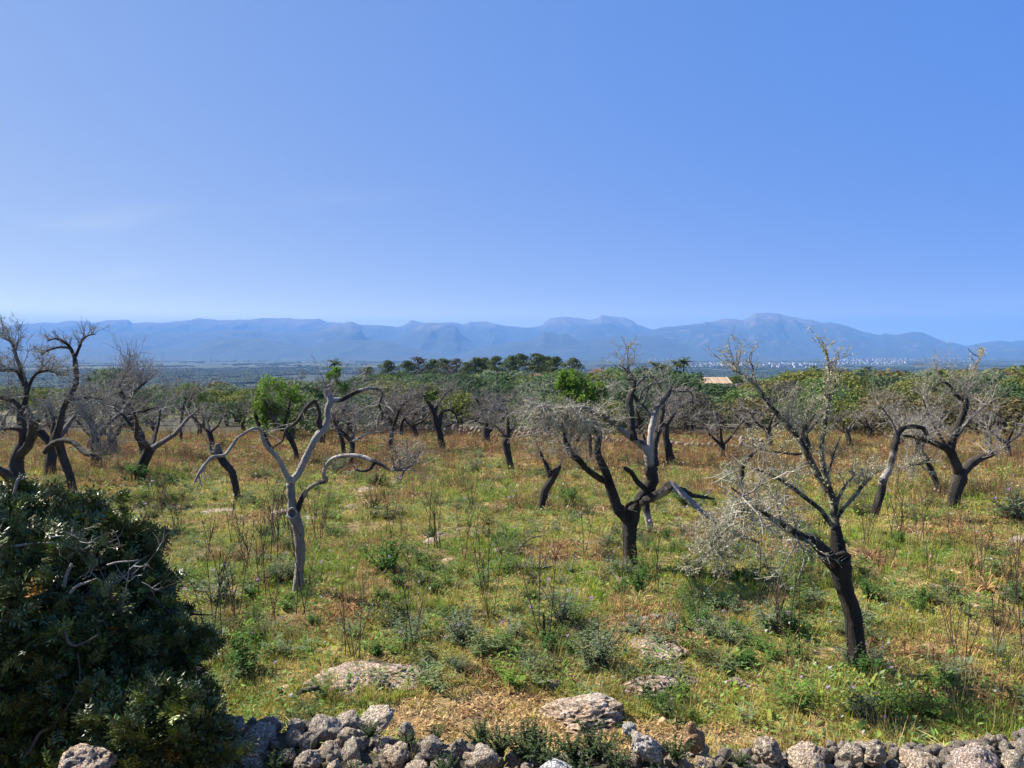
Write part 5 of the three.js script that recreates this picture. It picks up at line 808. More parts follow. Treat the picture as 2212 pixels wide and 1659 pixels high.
// ---------------------------------------------------------------- plants of the field
const surf = (x, z) => z > -6 ? Math.max(groundY(x, z), heapY(x, z) - 0.1) : groundY(x, z);
R = rng(3001);
const curveBlade = (p, az, L, up0, droop, n = 5) => { const pts = [p.clone()], d = V(Math.cos(az) * Math.cos(up0), Math.sin(up0), Math.sin(az) * Math.cos(up0)); let q = p.clone(); for (let k = 1; k < n; k++) { q = q.clone().addScaledVector(d, L / (n - 1)); d.y -= droop / (n - 1); d.normalize(); if (q.y < 0.012) q.y = 0.012; pts.push(q); } return pts; };
function makeThistle(cols, o = {}) {
  const t = thing(o.name ?? 'thistle_plant', '', o.cat ?? 'thistle', V(0, 0, 0)), g = new GB(), st = new GB(), H = o.h ?? 0.45, tips = [];
  for (let s = 0; s < (o.stems ?? 13); s++) {
    const a = s * 2.4 + rr(-0.4, 0.4), pts = curveBlade(V(rr(-0.03, 0.03), 0, rr(-0.03, 0.03)), a, H * rr(0.7, 1.15), rr(0.55, 1.45), rr(-0.2, 0.5), 6); const c = sc3(pick(cols), 0.9);
    st.tube(pts, [0.006, 0.006, 0.005, 0.004, 0.003, 0.002], 3, () => c, 0, false); tips.push(pts[5]);
    for (let k = 1; k < 6; k++) for (let j = 0; j < (o.dense ?? 4); j++) { const u = V().lerpVectors(pts[k - 1], pts[k], R()), b = rr(0, 6.3), d = V(Math.cos(b), rr(-0.1, 0.8), Math.sin(b)).normalize(); g.leaf(u, d, V(0, 1, 0), (o.leaf ?? 0.09) * rr(0.6, 1.3) * (1.2 - k * 0.1), (o.leafW ?? 0.02), sc3(pick(cols), rr(0.8, 1.2)), 0.3, 0.012); }
  }
  st.mesh('stem', M.grass, t, null, 'stuff'); g.mesh('foliage', M.grass, t, null, 'stuff');
  for (let k = 0; k < (o.flowers ?? 0); k++) { const p = tips[k * 2 % tips.length], f = new GB(); for (let j = 0; j < 22; j++) { const d = V(rr(-1, 1), rr(-0.2, 1.2), rr(-1, 1)).normalize(); f.rhomb(V(p.x + d.x * 0.014, p.y + 0.012 + d.y * 0.014, p.z + d.z * 0.014), d, V(rr(-1, 1), 1, rr(-1, 1)), 0.03, 0.009, sc3([0.62, 0.36, 0.58], rr(0.8, 1.25))); } f.mesh('flower', M.petal, t); }
  return t;
}
const SILV = [[0.17, 0.215, 0.125], [0.13, 0.175, 0.08], [0.23, 0.27, 0.18]], HERB = [[0.075, 0.17, 0.03], [0.10, 0.21, 0.04], [0.055, 0.13, 0.025]], DGREEN = [[0.028, 0.042, 0.02], [0.05, 0.06, 0.03], [0.02, 0.03, 0.014]], FEN = [[0.09, 0.15, 0.05], [0.065, 0.12, 0.04]];
const thistles = [0, 1, 2].map((k) => makeThistle(SILV, { flowers: [3, 2, 4][k], h: [0.42, 0.34, 0.5][k], dense: 6 })), silverBush = [0, 1].map(() => makeThistle(SILV, { stems: 26, h: 0.5, dense: 8, leaf: 0.075, leafW: 0.016, name: 'silvery_plant', cat: 'plant' })), herbs = [0, 1, 2].map((k) => makeThistle(HERB, { stems: 18, h: [0.4, 0.3, 0.55][k], dense: 8, leaf: 0.07, leafW: 0.022, name: 'herb_plant', cat: 'herb' })), cushions = [0, 1].map(() => makeThistle(DGREEN, { stems: 30, h: 0.36, dense: 9, leaf: 0.05, leafW: 0.014, name: 'cushion_plant', cat: 'plant' })), fennels = [0, 1].map(() => makeThistle(FEN, { stems: 16, h: 0.55, dense: 10, leaf: 0.08, leafW: 0.005, name: 'feathery_herb', cat: 'herb' }));
function makeStrap(cols, o = {}) { // a clump of long strap leaves, upright or collapsed
  const t = thing(o.name ?? 'dry_clump', '', o.cat ?? 'dry plant', V(0, 0, 0)), g = new GB();
  for (let k = 0; k < (o.n ?? 46); k++) { const a = rr(0, 6.3), L = (o.L ?? 0.45) * rr(0.6, 1.25), p = V(Math.cos(a) * rr(0, 0.06), 0.01, Math.sin(a) * rr(0, 0.06)), pts = curveBlade(p, a + rr(-0.4, 0.4), L, rr(o.up0 ?? 0.3, o.up1 ?? 1.35), rr(o.d0 ?? 1.4, o.d1 ?? 3.2), 7), c = pick(cols); g.ribbon(pts, (o.w ?? 0.018) * rr(0.7, 1.3), V(-Math.sin(a), rr(-0.4, 0.4), Math.cos(a)), sc3(c, rr(0.7, 1.1)), sc3(pick(cols), rr(0.8, 1.3)), 0.3); }
  g.mesh('foliage', M.dry, t, null, 'stuff'); return t;
}
const DEAD = [[0.36, 0.21, 0.09], [0.26, 0.14, 0.06], [0.46, 0.31, 0.16], [0.19, 0.11, 0.055]], PALED = [[0.56, 0.44, 0.29], [0.48, 0.36, 0.22], [0.38, 0.26, 0.14]], STRAPG = [[0.17, 0.2, 0.05], [0.25, 0.22, 0.07], [0.11, 0.15, 0.04], [0.33, 0.24, 0.09]], SQUILL = [[0.16, 0.26, 0.05], [0.26, 0.32, 0.07], [0.36, 0.33, 0.07], [0.11, 0.19, 0.04]];
const deadClumps = [0, 1, 2].map(() => makeStrap(DEAD, { n: 60 })), paleClumps = [0, 1].map(() => makeStrap(PALED, { n: 60, L: 0.5, up1: 0.9 })), strapClumps = [0, 1].map(() => makeStrap(STRAPG, { name: 'strap_leaf_plant', cat: 'plant', n: 40, L: 0.62, w: 0.02, up0: 0.6, d0: 0.8, d1: 2 })), squills = [0, 1, 2].map(() => makeStrap(SQUILL, { name: 'squill_plant', cat: 'plant', n: 9, L: 0.34, w: 0.075, up0: 0.3, up1: 1.2, d0: 1, d1: 2.8 }));
function makeStalks(n, h, col) { // dead flower stalks with short side branches
  const t = thing('dry_stalk', '', 'dry stalk', V(0, 0, 0));
  for (let k = 0; k < n; k++) { const g = new GB(), a = rr(0, 6.3), L = h * rr(0.65, 1.15), pts = curveBlade(V(rr(-0.08, 0.08), -0.02, rr(-0.08, 0.08)), a, L, rr(1.25, 1.52), rr(-0.1, 0.2), 6), c = sc3(col, rr(0.7, 1.3)); g.tube(pts, [0.007, 0.006, 0.0055, 0.005, 0.004, 0.003], 4, () => c, 0, false);
    for (let j = 0; j < 5; j++) { const i = 3 + Math.floor(R() * 3), b = rr(0, 6.3), q = curveBlade(pts[Math.min(i, 5)], b, L * rr(0.14, 0.3), rr(0.8, 1.3), -0.2, 4); g.tube(q, [0.004, 0.0035, 0.003, 0.002], 3, () => c, 0, false); for (const e of q.slice(1)) g.rhomb(e, V(rr(-1, 1), 1, rr(-1, 1)).normalize(), V(1, 0, 0.3), 0.02, 0.012, c); }
    g.mesh('stalk', M.twig, t); }
  return t;
}
const stalks = [makeStalks(3, 0.85, [0.075, 0.045, 0.03]), makeStalks(5, 0.75, [0.10, 0.06, 0.035]), makeStalks(2, 1.0, [0.05, 0.035, 0.025]), makeStalks(6, 0.65, [0.13, 0.075, 0.04])];
const side = (px) => px < 560 ? 'near the big shrub' : px < 900 ? 'around the silver grey tree' : px < 1250 ? 'in the middle' : px < 1560 ? 'around the black trunked tree' : px < 1850 ? 'around the nearest trunk' : 'at the right', depthWord = (py) => py > 1400 ? 'in the foreground' : py > 1230 ? 'in the near grass' : py > 1090 ? 'in the mid field' : 'far afield';
function plantAt(src, px, py, wpx, word, own, own2) { const p = onField(px, py), D = -p.z, s = wpx / F * D; p.y -= 0.02; const w = src.userData.w0 ??= (() => { const b = new THREE.Box3(); src.children.forEach((c) => { c.geometry.computeBoundingBox(); b.union(c.geometry.boundingBox); }); return b.max.x - b.min.x; })(); const l = own ?? `${word} ${depthWord(py)} ${side(px)}`; return put(src, p, clamp(s / w, 0.45, 2.4), rr(0, 6.3), l, own ? null : l); }
[[1211, 1356, 130, 'round blue silver plant with fern like leaves in the near grass right of the middle'], [1292, 1440, 130, 'silvery plant behind the large boulder'], [1146, 1450, 90, 'silvery plant just left of the large boulder'], [1662, 1365, 110, 'pale silvery shrublet left of the nearest leaning trunk'], [890, 1385, 110, 'low grey silver plant in the near grass left of the middle'], [1000, 1400, 110, 'taller grey green plant with pink heads in the near grass of the middle'], [475, 1310, 120, 'wide grey green plant right of the big dark shrub'], [1840, 1440, 90, 'silver plant at the foot of the nearest leaning trunk'], [2058, 1460, 70, 'silver plant under the dry stalks at the right'], [2190, 1125, 110, 'grey green bush plant at the right edge of the mid field'], [731, 1025, 90, 'blue green bushy plant under the arched limb of the silver grey tree'], [1027, 1020, 50, 'grey green plant far out in the middle of the field'], [1570, 1390, 90, 'feathery grey plant left of the nearest trunk base'], [600, 1265, 70, 'grey plant just left of the silver grey trunk base'], [990, 1455, 70, 'grey green tuft left of the dry leaf patch'], [817, 1490, 64, 'single grey thistle growing on the bedrock slab'], [1500, 1240, 90, 'dark grey green plant right of the black trunk']].forEach(([x, y, w, l], i) => plantAt(i % 3 ? silverBush[i % 2] : thistles[i % 2 ? 1 : 2], x, y, w, '', l));
plantAt(thistles[0], 1872, 1560, 110, '', 'silver fern leaved thistle lying in the grass at the right foreground'); plantAt(thistles[0], 990, 1395, 90, '', 'thistle with pale pink heads in the near grass of the middle');
[[839, 1240, 80, 'tall bright green herb bush right of the silver grey tree'], [860, 1270, 60, 'bright green herb in front of the tall herb bush'], [1095, 1172, 60, 'bright green herb with pink heads in the middle'], [1130, 1190, 56, 'bright green herb just right of the pink headed one'], [294, 1042, 74, 'bright green herb patch on the left before the arched limb'], [345, 1052, 54, 'second bright green herb patch on the left'], [1235, 1092, 50, 'bright green herb left of the black trunk'], [1394, 1180, 60, 'bright green herb right behind the black trunk'], [1505, 1345, 90, 'lush green herb in the near grass right of the black trunk'], [1700, 1362, 70, 'vivid green grass clump in shade left of the nearest trunk'], [1480, 1095, 60, 'green herb far right of the black trunk'], [545, 1350, 60, 'green herb below the silver grey tree'], [520, 1450, 90, 'lush green clump right of the big dark shrub'], [1610, 1440, 70, 'green clump between boulder and nearest trunk'], [700, 1510, 80, 'low green patch under the black bent twig'], [1940, 1470, 80, 'green leafy patch right of the nearest trunk base'], [1470, 1500, 60, 'green tuft between the pitted outcrops'], [1420, 1520, 40, 'narrow leaved green tuft before the pitted outcrop'], [1388, 1246, 44, 'green herb at the foot of the black trunk'], [1340, 1240, 36, 'low herb left of the black trunk foot'], [660, 1296, 36, 'low herb at the foot of the silver grey trunk'], [1872, 1462, 60, 'leafy herb at the foot of the nearest trunk'], [626, 1300, 32, 'low weed left of the silver grey trunk foot']].forEach(([x, y, w, l], i) => plantAt(i % 4 === 3 ? fennels[i % 2] : herbs[i % 3], x, y, w, '', l));
[[815, 1052, 52, 'dark cushion plant under the arched limb of the silver grey tree'], [808, 1098, 56, 'second dark cushion plant below the arched limb'], [805, 1122, 40, 'small dark cushion plant right of the silver grey trunk'], [1560, 1205, 60, 'dark bush under the lichen branches'], [575, 1160, 40, 'dark plant left of the silver grey trunk']].forEach(([x, y, w, l], i) => plantAt(cushions[i % 2], x, y, w, '', l));
[[396, 1140, 50, 'upright brown clump right of the big dark shrub'], [464, 1212, 120, 'broad collapsed brown clump left of the silver grey trunk'], [863, 1110, 80, 'rust brown clump in the mid field right of the silver grey tree'], [758, 1212, 70, 'dark brown clump right of the silver grey trunk'], [2101, 1232, 130, 'long brown heap of dead leaves at the right'], [1767, 1245, 90, 'golden brown clump left of the nearest knotted trunk'], [1880, 1215, 120, 'straw brown heap of dead leaves behind the nearest trunk'], [1580, 1312, 90, 'dark collapsed clump left of the nearest trunk'], [1456, 1386, 60, 'dry tuft on the low pale ledge'], [560, 1205, 80, 'brown clump just left of the silver grey trunk'], [360, 1190, 60, 'brown clump at the edge of the big dark shrub'], [980, 1185, 50, 'rust clump right of the whitish rock'], [760, 1030, 70, 'brown clump beyond the silver grey fork']].forEach(([x, y, w, l], i) => plantAt(deadClumps[i % 3], x, y, w, '', l));
[[911, 1212, 110, 'pale heap of dead strap leaves right of the tall herb bush'], [718, 1255, 80, 'pale curled dead leaves right of the silver grey trunk base'], [1290, 1245, 90, 'straw coloured heap left of the black trunk base'], [1745, 1440, 80, 'straw coloured clump left of the nearest trunk base'], [1700, 1250, 80, 'straw heap under the lichen branches']].forEach(([x, y, w, l], i) => plantAt(paleClumps[i % 2], x, y, w, '', l));
[[1564, 1440, 170, 'large spreading strap leaved plant right of the low ledge'], [1203, 1428, 80, 'strap leaved plant between the two silvery plants'], [1640, 1470, 110, 'strap leaved plant left of the nearest trunk base'], [1700, 1500, 100, 'strap leaved plant in the right foreground grass']].forEach(([x, y, w, l], i) => plantAt(strapClumps[i % 2], x, y, w, '', l));
[[2050, 1475], [1970, 1490], [1880, 1480], [1750, 1520], [1715, 1540], [2110, 1555], [2140, 1505], [1660, 1560], [1815, 1470], [1790, 1560], [1930, 1520], [2010, 1530], [2185, 1540], [1700, 1590], [1850, 1590], [1935, 1470], [2090, 1450]].forEach(([x, y], i) => plantAt(squills[i % 3], x, y, rr(50, 84), 'yellow green broad leaved plant'));
[[606, 1200, 2], [650, 1330, 0], [595, 1178, 1], [620, 1150, 1], [640, 1160, 0], [450, 1205, 1], [505, 1180, 2], [520, 1180, 0], [565, 1212, 1], [2069, 1440, 0], [2190, 1420, 2], [2150, 1400, 1], [1990, 1195, 0], [1950, 1170, 1], [1935, 1165, 2], [1870, 1180, 1], [2060, 1180, 3], [1760, 1260, 0], [1420, 1290, 2], [1180, 1395, 0], [1255, 1200, 2], [450, 1350, 2], [470, 1440, 0], [345, 1110, 1], [330, 1080, 3], [380, 1160, 1], [590, 1220, 2], [840, 1160, 0], [930, 1190, 2], [1000, 1220, 0], [1030, 1230, 2], [1640, 1310, 2], [1715, 1420, 0], [2195, 1330, 2], [2185, 1290, 1], [1345, 1270, 2], [690, 1170, 3], [700, 1150, 1]].forEach(([x, y, k]) => { const p = onField(x, y); put(stalks[k], p, rr(0.85, 1.2), rr(0, 6.3), `dark dead flower stalk ${depthWord(y)} ${side(x)}`, `dark dead flower stalks ${depthWord(y)} ${side(x)}`); });
R = rng(3101);
for (let k = 0; k < 150; k++) { // the rest of the mid-field plants that show one by one
  const px = rr(300, 2210), py = rr(1040, 1480), p = onField(px, py), m = fieldMix(p.x, p.z), big = lerp(28, 70, ss(1040, 1450, py)) * rr(0.7, 1.3); if (px < 440 && py > 1100) continue;
  const t = R(); if (m.brown > 0.45 ? t < 0.6 : t < 0.22) plantAt(pick(R() < 0.75 ? deadClumps : paleClumps), px, py, big, 'dead brown leaf clump'); else if (t < 0.52) plantAt(pick(thistles), px, py, big * 0.9, 'silvery pink headed thistle'); else if (t < 0.84) plantAt(pick(herbs), px, py, big * 0.8, 'small fresh green herb'); else put(pick(stalks), p, rr(0.7, 1.1), rr(0, 6.3), `dark dead flower stalk ${depthWord(py)} ${side(px)}`, `dark dead flower stalks ${depthWord(py)} ${side(px)}`);
}
// fallen branches
function fallen(label, c, pts, o = {}) {
  const t = thing('fallen_branch', label, 'branch'), P = pts.map(([x, y, w, h]) => { const [X, Y] = inCrop(c, x, y), q = onField(X, Y); const D = -q.z; const v = h ? at(X, Y, (o.D ?? D)) : q.add(V(0, 0.03, 0)); v.r = w * Z * 0.5 / F * D; return v; }), off = P[0].clone(); t.position.copy(off);
  const curve = new THREE.CatmullRomCurve3(P, false, 'centripetal'), N = (P.length - 1) * 5, q = [], r = []; for (let k = 0; k <= N; k++) { const u = k / N, i = Math.min(P.length - 2, Math.floor(u * (P.length - 1))); q.push(curve.getPoint(u)); r.push(lerp(P[i].r, P[i + 1].r, u * (P.length - 1) - i)); }
  const g = new GB(); g.tube(q, r, 7, limbW(o.col ?? 'grey'), 0.35); g.mesh('limb', M.bark, t, off);
  if (o.n) { const B = { twigs: new GB(), lichen: new GB(), leaves: new GB() }; for (let k = 0; k < o.n; k++) { const i = Math.floor(rr(0.1, 1) * N); twig(B, q[Math.min(i, N)], V(rr(-1, 1), rr(0, 0.8), rr(-1, 1)), rr(0.15, 0.4), 0.006, 1, { lichen: o.lichen ?? 0.3, lsize: 0.03, rise: 0 }); } B.twigs.mesh('twig', M.twig, t, off, 'stuff'); if (B.lichen.tris) B.lichen.mesh('lichen', M.lichen, t, off, 'stuff'); }
}
R = rng(3201);
fallen('grey dead branch lying in the grass in the middle', '23', [[420, 1035, 16], [300, 1045, 20], [180, 1050, 22], [90, 1060, 18]], { n: 26 });
fallen('upright curved dead branch left of the lying grey one', '23', [[80, 1060, 16], [110, 930, 14, 1], [160, 850, 12, 1], [240, 790, 9, 1], [350, 770, 5, 1]], { n: 9, D: 12.3 });
fallen('small forked dead branch before the black trunk', '23', [[990, 1180, 14], [930, 1110, 18], [880, 1060, 16], [1040, 1010, 8]], { n: 8, col: 'grey' });
fallen('dark twig left of the forked dead branch', '23', [[845, 1140, 20], [800, 1060, 16], [770, 1010, 10]], { n: 5, col: 'dark', lichen: 0 });
fallen('short black bent branch beside the bedrock slab', '32', [[350, 1140, 30], [370, 1070, 34, 1], [440, 1035, 36, 1], [525, 1018, 34, 1], [545, 1050, 18]], { col: 'dark', D: 6.75 });
fallen('dark upright stub stick in the near grass of the middle', '33', [[340, 640, 40], [338, 560, 26, 1], [335, 480, 20, 1], [332, 415, 10, 1]], { col: 'dark', D: 8.35 });
fallen('lichened stick lying in the grass above the low ledge', '33', [[940, 605, 12], [1060, 608, 12], [1180, 605, 10], [1250, 585, 7]], { n: 6 });
// ---------------------------------------------------------------- grass, dry stalks, litter, small flowers (nobody could count them)
R = rng(4001);
function tuft(n, h, spread, w, up, droop, c0, c1, head) {
  const g = new GB(); for (let k = 0; k < n; k++) { const a = rr(0, 6.3), p = V(Math.cos(a) * rr(0, spread), -0.01, Math.sin(a) * rr(0, spread)), b = rr(0, 6.3), pts = curveBlade(p, b, h * rr(0.55, 1.2), rr(up[0], up[1]), rr(droop[0], droop[1]), 4); const t = rr(0.75, 1.25); g.ribbon(pts, w * rr(0.7, 1.3), V(-Math.sin(b), 0.2, Math.cos(b)), sc3(c0, t), sc3(c1, t), 0.2); if (head && R() < head) g.leaf(pts[3], V().subVectors(pts[3], pts[2]).normalize(), V(0.3, 0, 1), 0.035, 0.008, [1.35, 1.15, 0.8]); }
  return g.geo();
}
const W1 = [1, 1, 1];
const tufts = [tuft(20, 0.10, 0.09, 0.007, [0.5, 1.5], [0.3, 1.6], [0.85, 0.85, 0.8], [1.1, 1.1, 1.05]), tuft(16, 0.15, 0.08, 0.006, [0.9, 1.5], [0.1, 1.0], [0.85, 0.85, 0.8], [1.15, 1.1, 1], 0.08), tuft(26, 0.065, 0.11, 0.009, [0.2, 1.3], [0.4, 2], [0.9, 0.9, 0.9], [1.05, 1.05, 1])];
const mat = tuft(22, 0.2, 0.16, 0.006, [0.05, 0.5], [0.2, 1.6], [0.8, 0.8, 0.8], [1.15, 1.1, 1.05]);
const wispy = tuft(12, 0.27, 0.1, 0.0045, [1.1, 1.52], [0.1, 0.7], [0.8, 0.8, 0.8], [1.1, 1.1, 1.1], 0.5);
const broad = (() => { const g = new GB(); for (let k = 0; k < 16; k++) { const a = rr(0, 6.3), p = V(Math.cos(a) * rr(0, 0.1), rr(0, 0.06), Math.sin(a) * rr(0, 0.1)); g.leaf(p, V(Math.cos(a), rr(0.1, 0.9), Math.sin(a)).normalize(), V(0, 1, 0), rr(0.03, 0.07), rr(0.018, 0.03), sc3(W1, rr(0.75, 1.25)), 0.3, 0.01); } return g.geo(); })();
const dryStems = (() => { const g = new GB(); for (let k = 0; k < 11; k++) { const a = rr(0, 6.3), p = V(rr(-0.2, 0.2), -0.02, rr(-0.2, 0.2)), L = rr(0.25, 0.62), pts = curveBlade(p, a, L, rr(1.1, 1.52), rr(-0.1, 0.5), 4), t = rr(0.6, 1.3), c = sc3(W1, t); g.ribbon(pts, 0.011, V(-Math.sin(a), 0, Math.cos(a)), c, c); for (let j = 0; j < 3; j++) { const q = curveBlade(pts[2 + (j > 1 ? 1 : 0)], rr(0, 6.3), rr(0.06, 0.16), rr(0.6, 1.3), 0, 3); g.ribbon(q, 0.009, V(1, 0, 0.4), c, c); } } for (let k = 0; k < 16; k++) { const a = rr(0, 6.3), pts = curveBlade(V(rr(-0.15, 0.15), 0.01, rr(-0.15, 0.15)), a, rr(0.14, 0.3), rr(0.3, 1.3), rr(1, 3), 5); g.ribbon(pts, 0.016, V(-Math.sin(a), 0.2, Math.cos(a)), sc3([1.3, 1.1, 1.0], rr(0.7, 1.2)), sc3([1.6, 1.45, 1.3], rr(0.7, 1.2))); } return g.geo(); })();
const deadLeaf = (() => { const g = new GB(); for (let k = 0; k < 14; k++) { const a = rr(0, 6.3), p = V(rr(-0.1, 0.1), rr(0.005, 0.03), rr(-0.1, 0.1)); g.leaf(p, V(Math.cos(a), rr(-0.1, 0.5), Math.sin(a)).normalize(), V(rr(-0.4, 0.4), 1, rr(-0.4, 0.4)), rr(0.025, 0.055), rr(0.009, 0.02), sc3(W1, rr(0.6, 1.25)), 0.8, rr(-0.02, 0.02)); } return g.geo(); })();
const blossom = (() => { const g = new GB(); for (let j = 0; j < 9; j++) { const a = j * 0.9; g.rhomb(V(Math.cos(a) * 0.007, 0.16 + 0.006 * (j % 3), Math.sin(a) * 0.007), V(Math.cos(a), 0.7, Math.sin(a)).normalize(), V(rr(-1, 1), rr(-1, 1), rr(-1, 1)), 0.02, 0.009, W1); } g.ribbon([V(0, 0, 0), V(0.01, 0.08, 0), V(0, 0.16, 0)], 0.005, V(1, 0, 0), [0.12, 0.18, 0.08], [0.12, 0.18, 0.08]); return g.geo(); })();
const GCOL = { green: [0.23, 0.285, 0.04], lush: [0.175, 0.305, 0.032], yellow: [0.42, 0.37, 0.07], straw: [0.62, 0.46, 0.19], olive: [0.30, 0.265, 0.075], rust: [0.31, 0.185, 0.09], brown: [0.18, 0.11, 0.06] };
const bins = { g0: [], g1: [], g2: [], mat: [], wisp: [], broad: [], stems: [], leaf: [], pink: [], white: [] };
const bands = [[4.3, 7, 330], [7, 10, 230], [10, 14, 130], [14, 20, 75], [20, 28, 42], [28, 41, 22]];
for (const [d0, d1, dens] of bands) {
  const area = 0.80 * (d1 * d1 - d0 * d0) + 3.6 * (d1 - d0), n = Math.round(area * dens), k = Math.min(2.4, Math.max(1, Math.sqrt(150 / dens)));
  for (let i = 0; i < n; i++) {
    const D = Math.sqrt(lerp(d0 * d0, d1 * d1, R())), x = rr(-1, 1) * (0.8 * D + 1.8), z = -D, m = fieldMix(x, z), y = surf(x, z); if (D < 5.7 && y > groundY(x, z) + 0.1 && R() < 0.96) continue;
    if (Math.hypot((x + 1.4) / 0.5, (D - 7.45) / 0.3) < 1 && R() < 0.6) continue;
    const onLitter = m.litter > 0.3, t = R(), s = k * rr(0.75, 1.25), hs = rr(0.6, 1.3) * Math.min(1.35, k) * lerp(0.75, 1.2, m.lush), s3 = [s, hs, s], p = V(x, y, z), ry = rr(0, 6.3), v = rr(0.75, 1.25);
    if (onLitter) { if (R() < 0.1) bins.mat.push({ p, ry, s3: [0.8, 0.6, 0.8], c: sc3(GCOL.straw, v * 0.8) }); else if (R() < 0.05) bins.g0.push({ p, ry, s3, c: sc3(GCOL.yellow, v) }); else if (R() < 0.42) bins.leaf.push({ p, ry, s: s * rr(0.55, 1.15), c: sc3(pick([[0.64, 0.43, 0.2], [0.48, 0.29, 0.13], [0.72, 0.54, 0.28], [0.34, 0.19, 0.085]]), v) }); continue; }
    if (R() < m.soil * 0.72) { if (R() < 0.16) bins.leaf.push({ p, ry, s, c: sc3([0.42, 0.26, 0.12], v) }); continue; }
    if (R() < 0.10) { bins.mat.push({ p, ry, s3: [s, 0.8, s], c: sc3(mix3(GCOL.straw, m.brown > 0.4 ? GCOL.rust : GCOL.olive, R() * 0.7), v) }); continue; }
    if (R() < m.brown * 0.62) { if (D > 17 ? R() < 0.34 : R() < 0.06) bins.stems.push({ p, ry, s: Math.min(0.95, s * 0.7) * rr(0.6, 1.05), c: sc3(R() < 0.14 ? sc3(GCOL.straw, 0.65) : mix3(GCOL.brown, GCOL.rust, R()), v) }); else if (R() < 0.7) bins.leaf.push({ p, ry, s: s * 1.3, c: sc3(pick([[0.36, 0.2, 0.085], [0.28, 0.15, 0.065], [0.45, 0.3, 0.15]]), v) }); else bins.g1.push({ p, ry, s3, c: sc3(mix3(GCOL.straw, GCOL.rust, R()), v) }); continue; }
    const g = mix3(mix3(GCOL.green, GCOL.yellow, R()), GCOL.lush, m.lush * 0.7), dry = R() < lerp(0.5, 0.24, m.lush), c = sc3(dry ? mix3(GCOL.straw, GCOL.olive, R()) : g, v);
    if (t < 0.38) bins.g0.push({ p, ry, s3, c }); else if (t < 0.58) bins.g1.push({ p, ry, s3, c }); else if (t < 0.85) bins.g2.push({ p, ry, s3, c }); else if (t < 0.885) bins.wisp.push({ p, ry, s3: [s, hs, s], c: sc3(mix3(GCOL.straw, GCOL.olive, R() * 0.8), v) }); else bins.broad.push({ p, ry, s: s * rr(0.8, 1.4), c: sc3(mix3(GCOL.lush, [0.17, 0.235, 0.1], R()), v) });
    if (R() < 0.008 * Math.min(2.5, k * k)) (R() < 0.62 ? bins.pink : bins.white).push({ p: V(x, y + rr(0, 0.06), z), ry, s: rr(0.8, 1.5) * Math.min(1.5, k), c: R() < 0.62 ? [0.58, 0.43, 0.56] : [0.8, 0.78, 0.72] });
  }
}
// clumps and small rosettes too many to count, thicker where the field is dry or lush
const clumpGeo = (() => { const g = new GB(); for (let k = 0; k < 30; k++) { const a = rr(0, 6.3), pts = curveBlade(V(Math.cos(a) * rr(0, 0.06), 0.01, Math.sin(a) * rr(0, 0.06)), a + rr(-0.5, 0.5), rr(0.18, 0.4), rr(0.2, 1.2), rr(1.6, 3.4), 6), t = rr(0.5, 1.3); g.ribbon(pts, rr(0.012, 0.024), V(-Math.sin(a), rr(-0.4, 0.4), Math.cos(a)), sc3(W1, t * 0.8), sc3(W1, t * 1.25), 0.3); } return g.geo(); })();
const rosetteGeo = (() => { const g = new GB(); for (let s = 0; s < 10; s++) { const a = s * 2.4, pts = curveBlade(V(0, 0, 0), a, rr(0.16, 0.3), rr(0.5, 1.4), rr(0, 0.8), 5); for (let k = 1; k < 5; k++) for (let j = 0; j < 5; j++) { const u = V().lerpVectors(pts[k - 1], pts[k], R()), b = rr(0, 6.3); g.leaf(u, V(Math.cos(b), rr(-0.1, 0.8), Math.sin(b)).normalize(), V(0, 1, 0), rr(0.035, 0.075), rr(0.01, 0.02), sc3(W1, rr(0.7, 1.3)), 0.3, 0.01); } } return g.geo(); })();
const gravelGeo = rockGeo(301, 2, { cuts: 7, tone: [0.9, 0.8, 0.68], pit: 0.2, grey: 0.3 });
const extra = { clump: [], rosette: [], stone: [] };
for (let i = 0; i < 9800; i++) {
  const D = Math.sqrt(lerp(5.9 * 5.9, 34 * 34, Math.pow(R(), 1.25))), x = rr(-1, 1) * (0.8 * D + 1.8), z = -D, m = fieldMix(x, z), p = V(x, groundY(x, z) - 0.01, z), v = rr(0.7, 1.3), ry = rr(0, 6.3), n = noise(x * 0.9, z * 0.9, 60); if (m.litter > 0.1) continue;
  if (m.brown > 0.25 && n > -0.1 && R() < 0.42) extra.clump.push({ p, ry, s: rr(0.6, 1.25), c: sc3(pick([[0.40, 0.24, 0.11], [0.30, 0.165, 0.075], [0.5, 0.36, 0.2], [0.22, 0.13, 0.065]]), v) });
  else if (noise(x * 0.7, z * 0.7, 77) > (m.brown < 0.5 ? 0.02 : 0.12) && R() < 0.5) extra.rosette.push({ p, ry, s: rr(0.6, 1.3), c: sc3(pick([[0.17, 0.22, 0.11], [0.13, 0.23, 0.035], [0.10, 0.18, 0.035], [0.15, 0.2, 0.08], [0.055, 0.075, 0.026], [0.05, 0.065, 0.025]]), v) });
  else if (m.soil > 0.3 && R() < 0.3) { const q = rr(0.02, 0.06) * (R() < 0.12 ? 2 : 1); extra.stone.push({ p, ry, s3: [q * 1.3, q * 0.7, q], c: sc3([0.62, 0.50, 0.38], v) }); }
}
scatter('dry_undergrowth', 'small collapsed clumps of dead brown leaves strewn over the field', 'dry undergrowth', clumpGeo, M.dry, extra.clump); scatter('undergrowth', 'small grey green leafy rosettes strewn over the field', 'weeds', rosetteGeo, M.grass, extra.rosette); scatter('gravel', 'small pale stones strewn over bare soil of the field', 'gravel', gravelGeo, M.farRock, extra.stone);
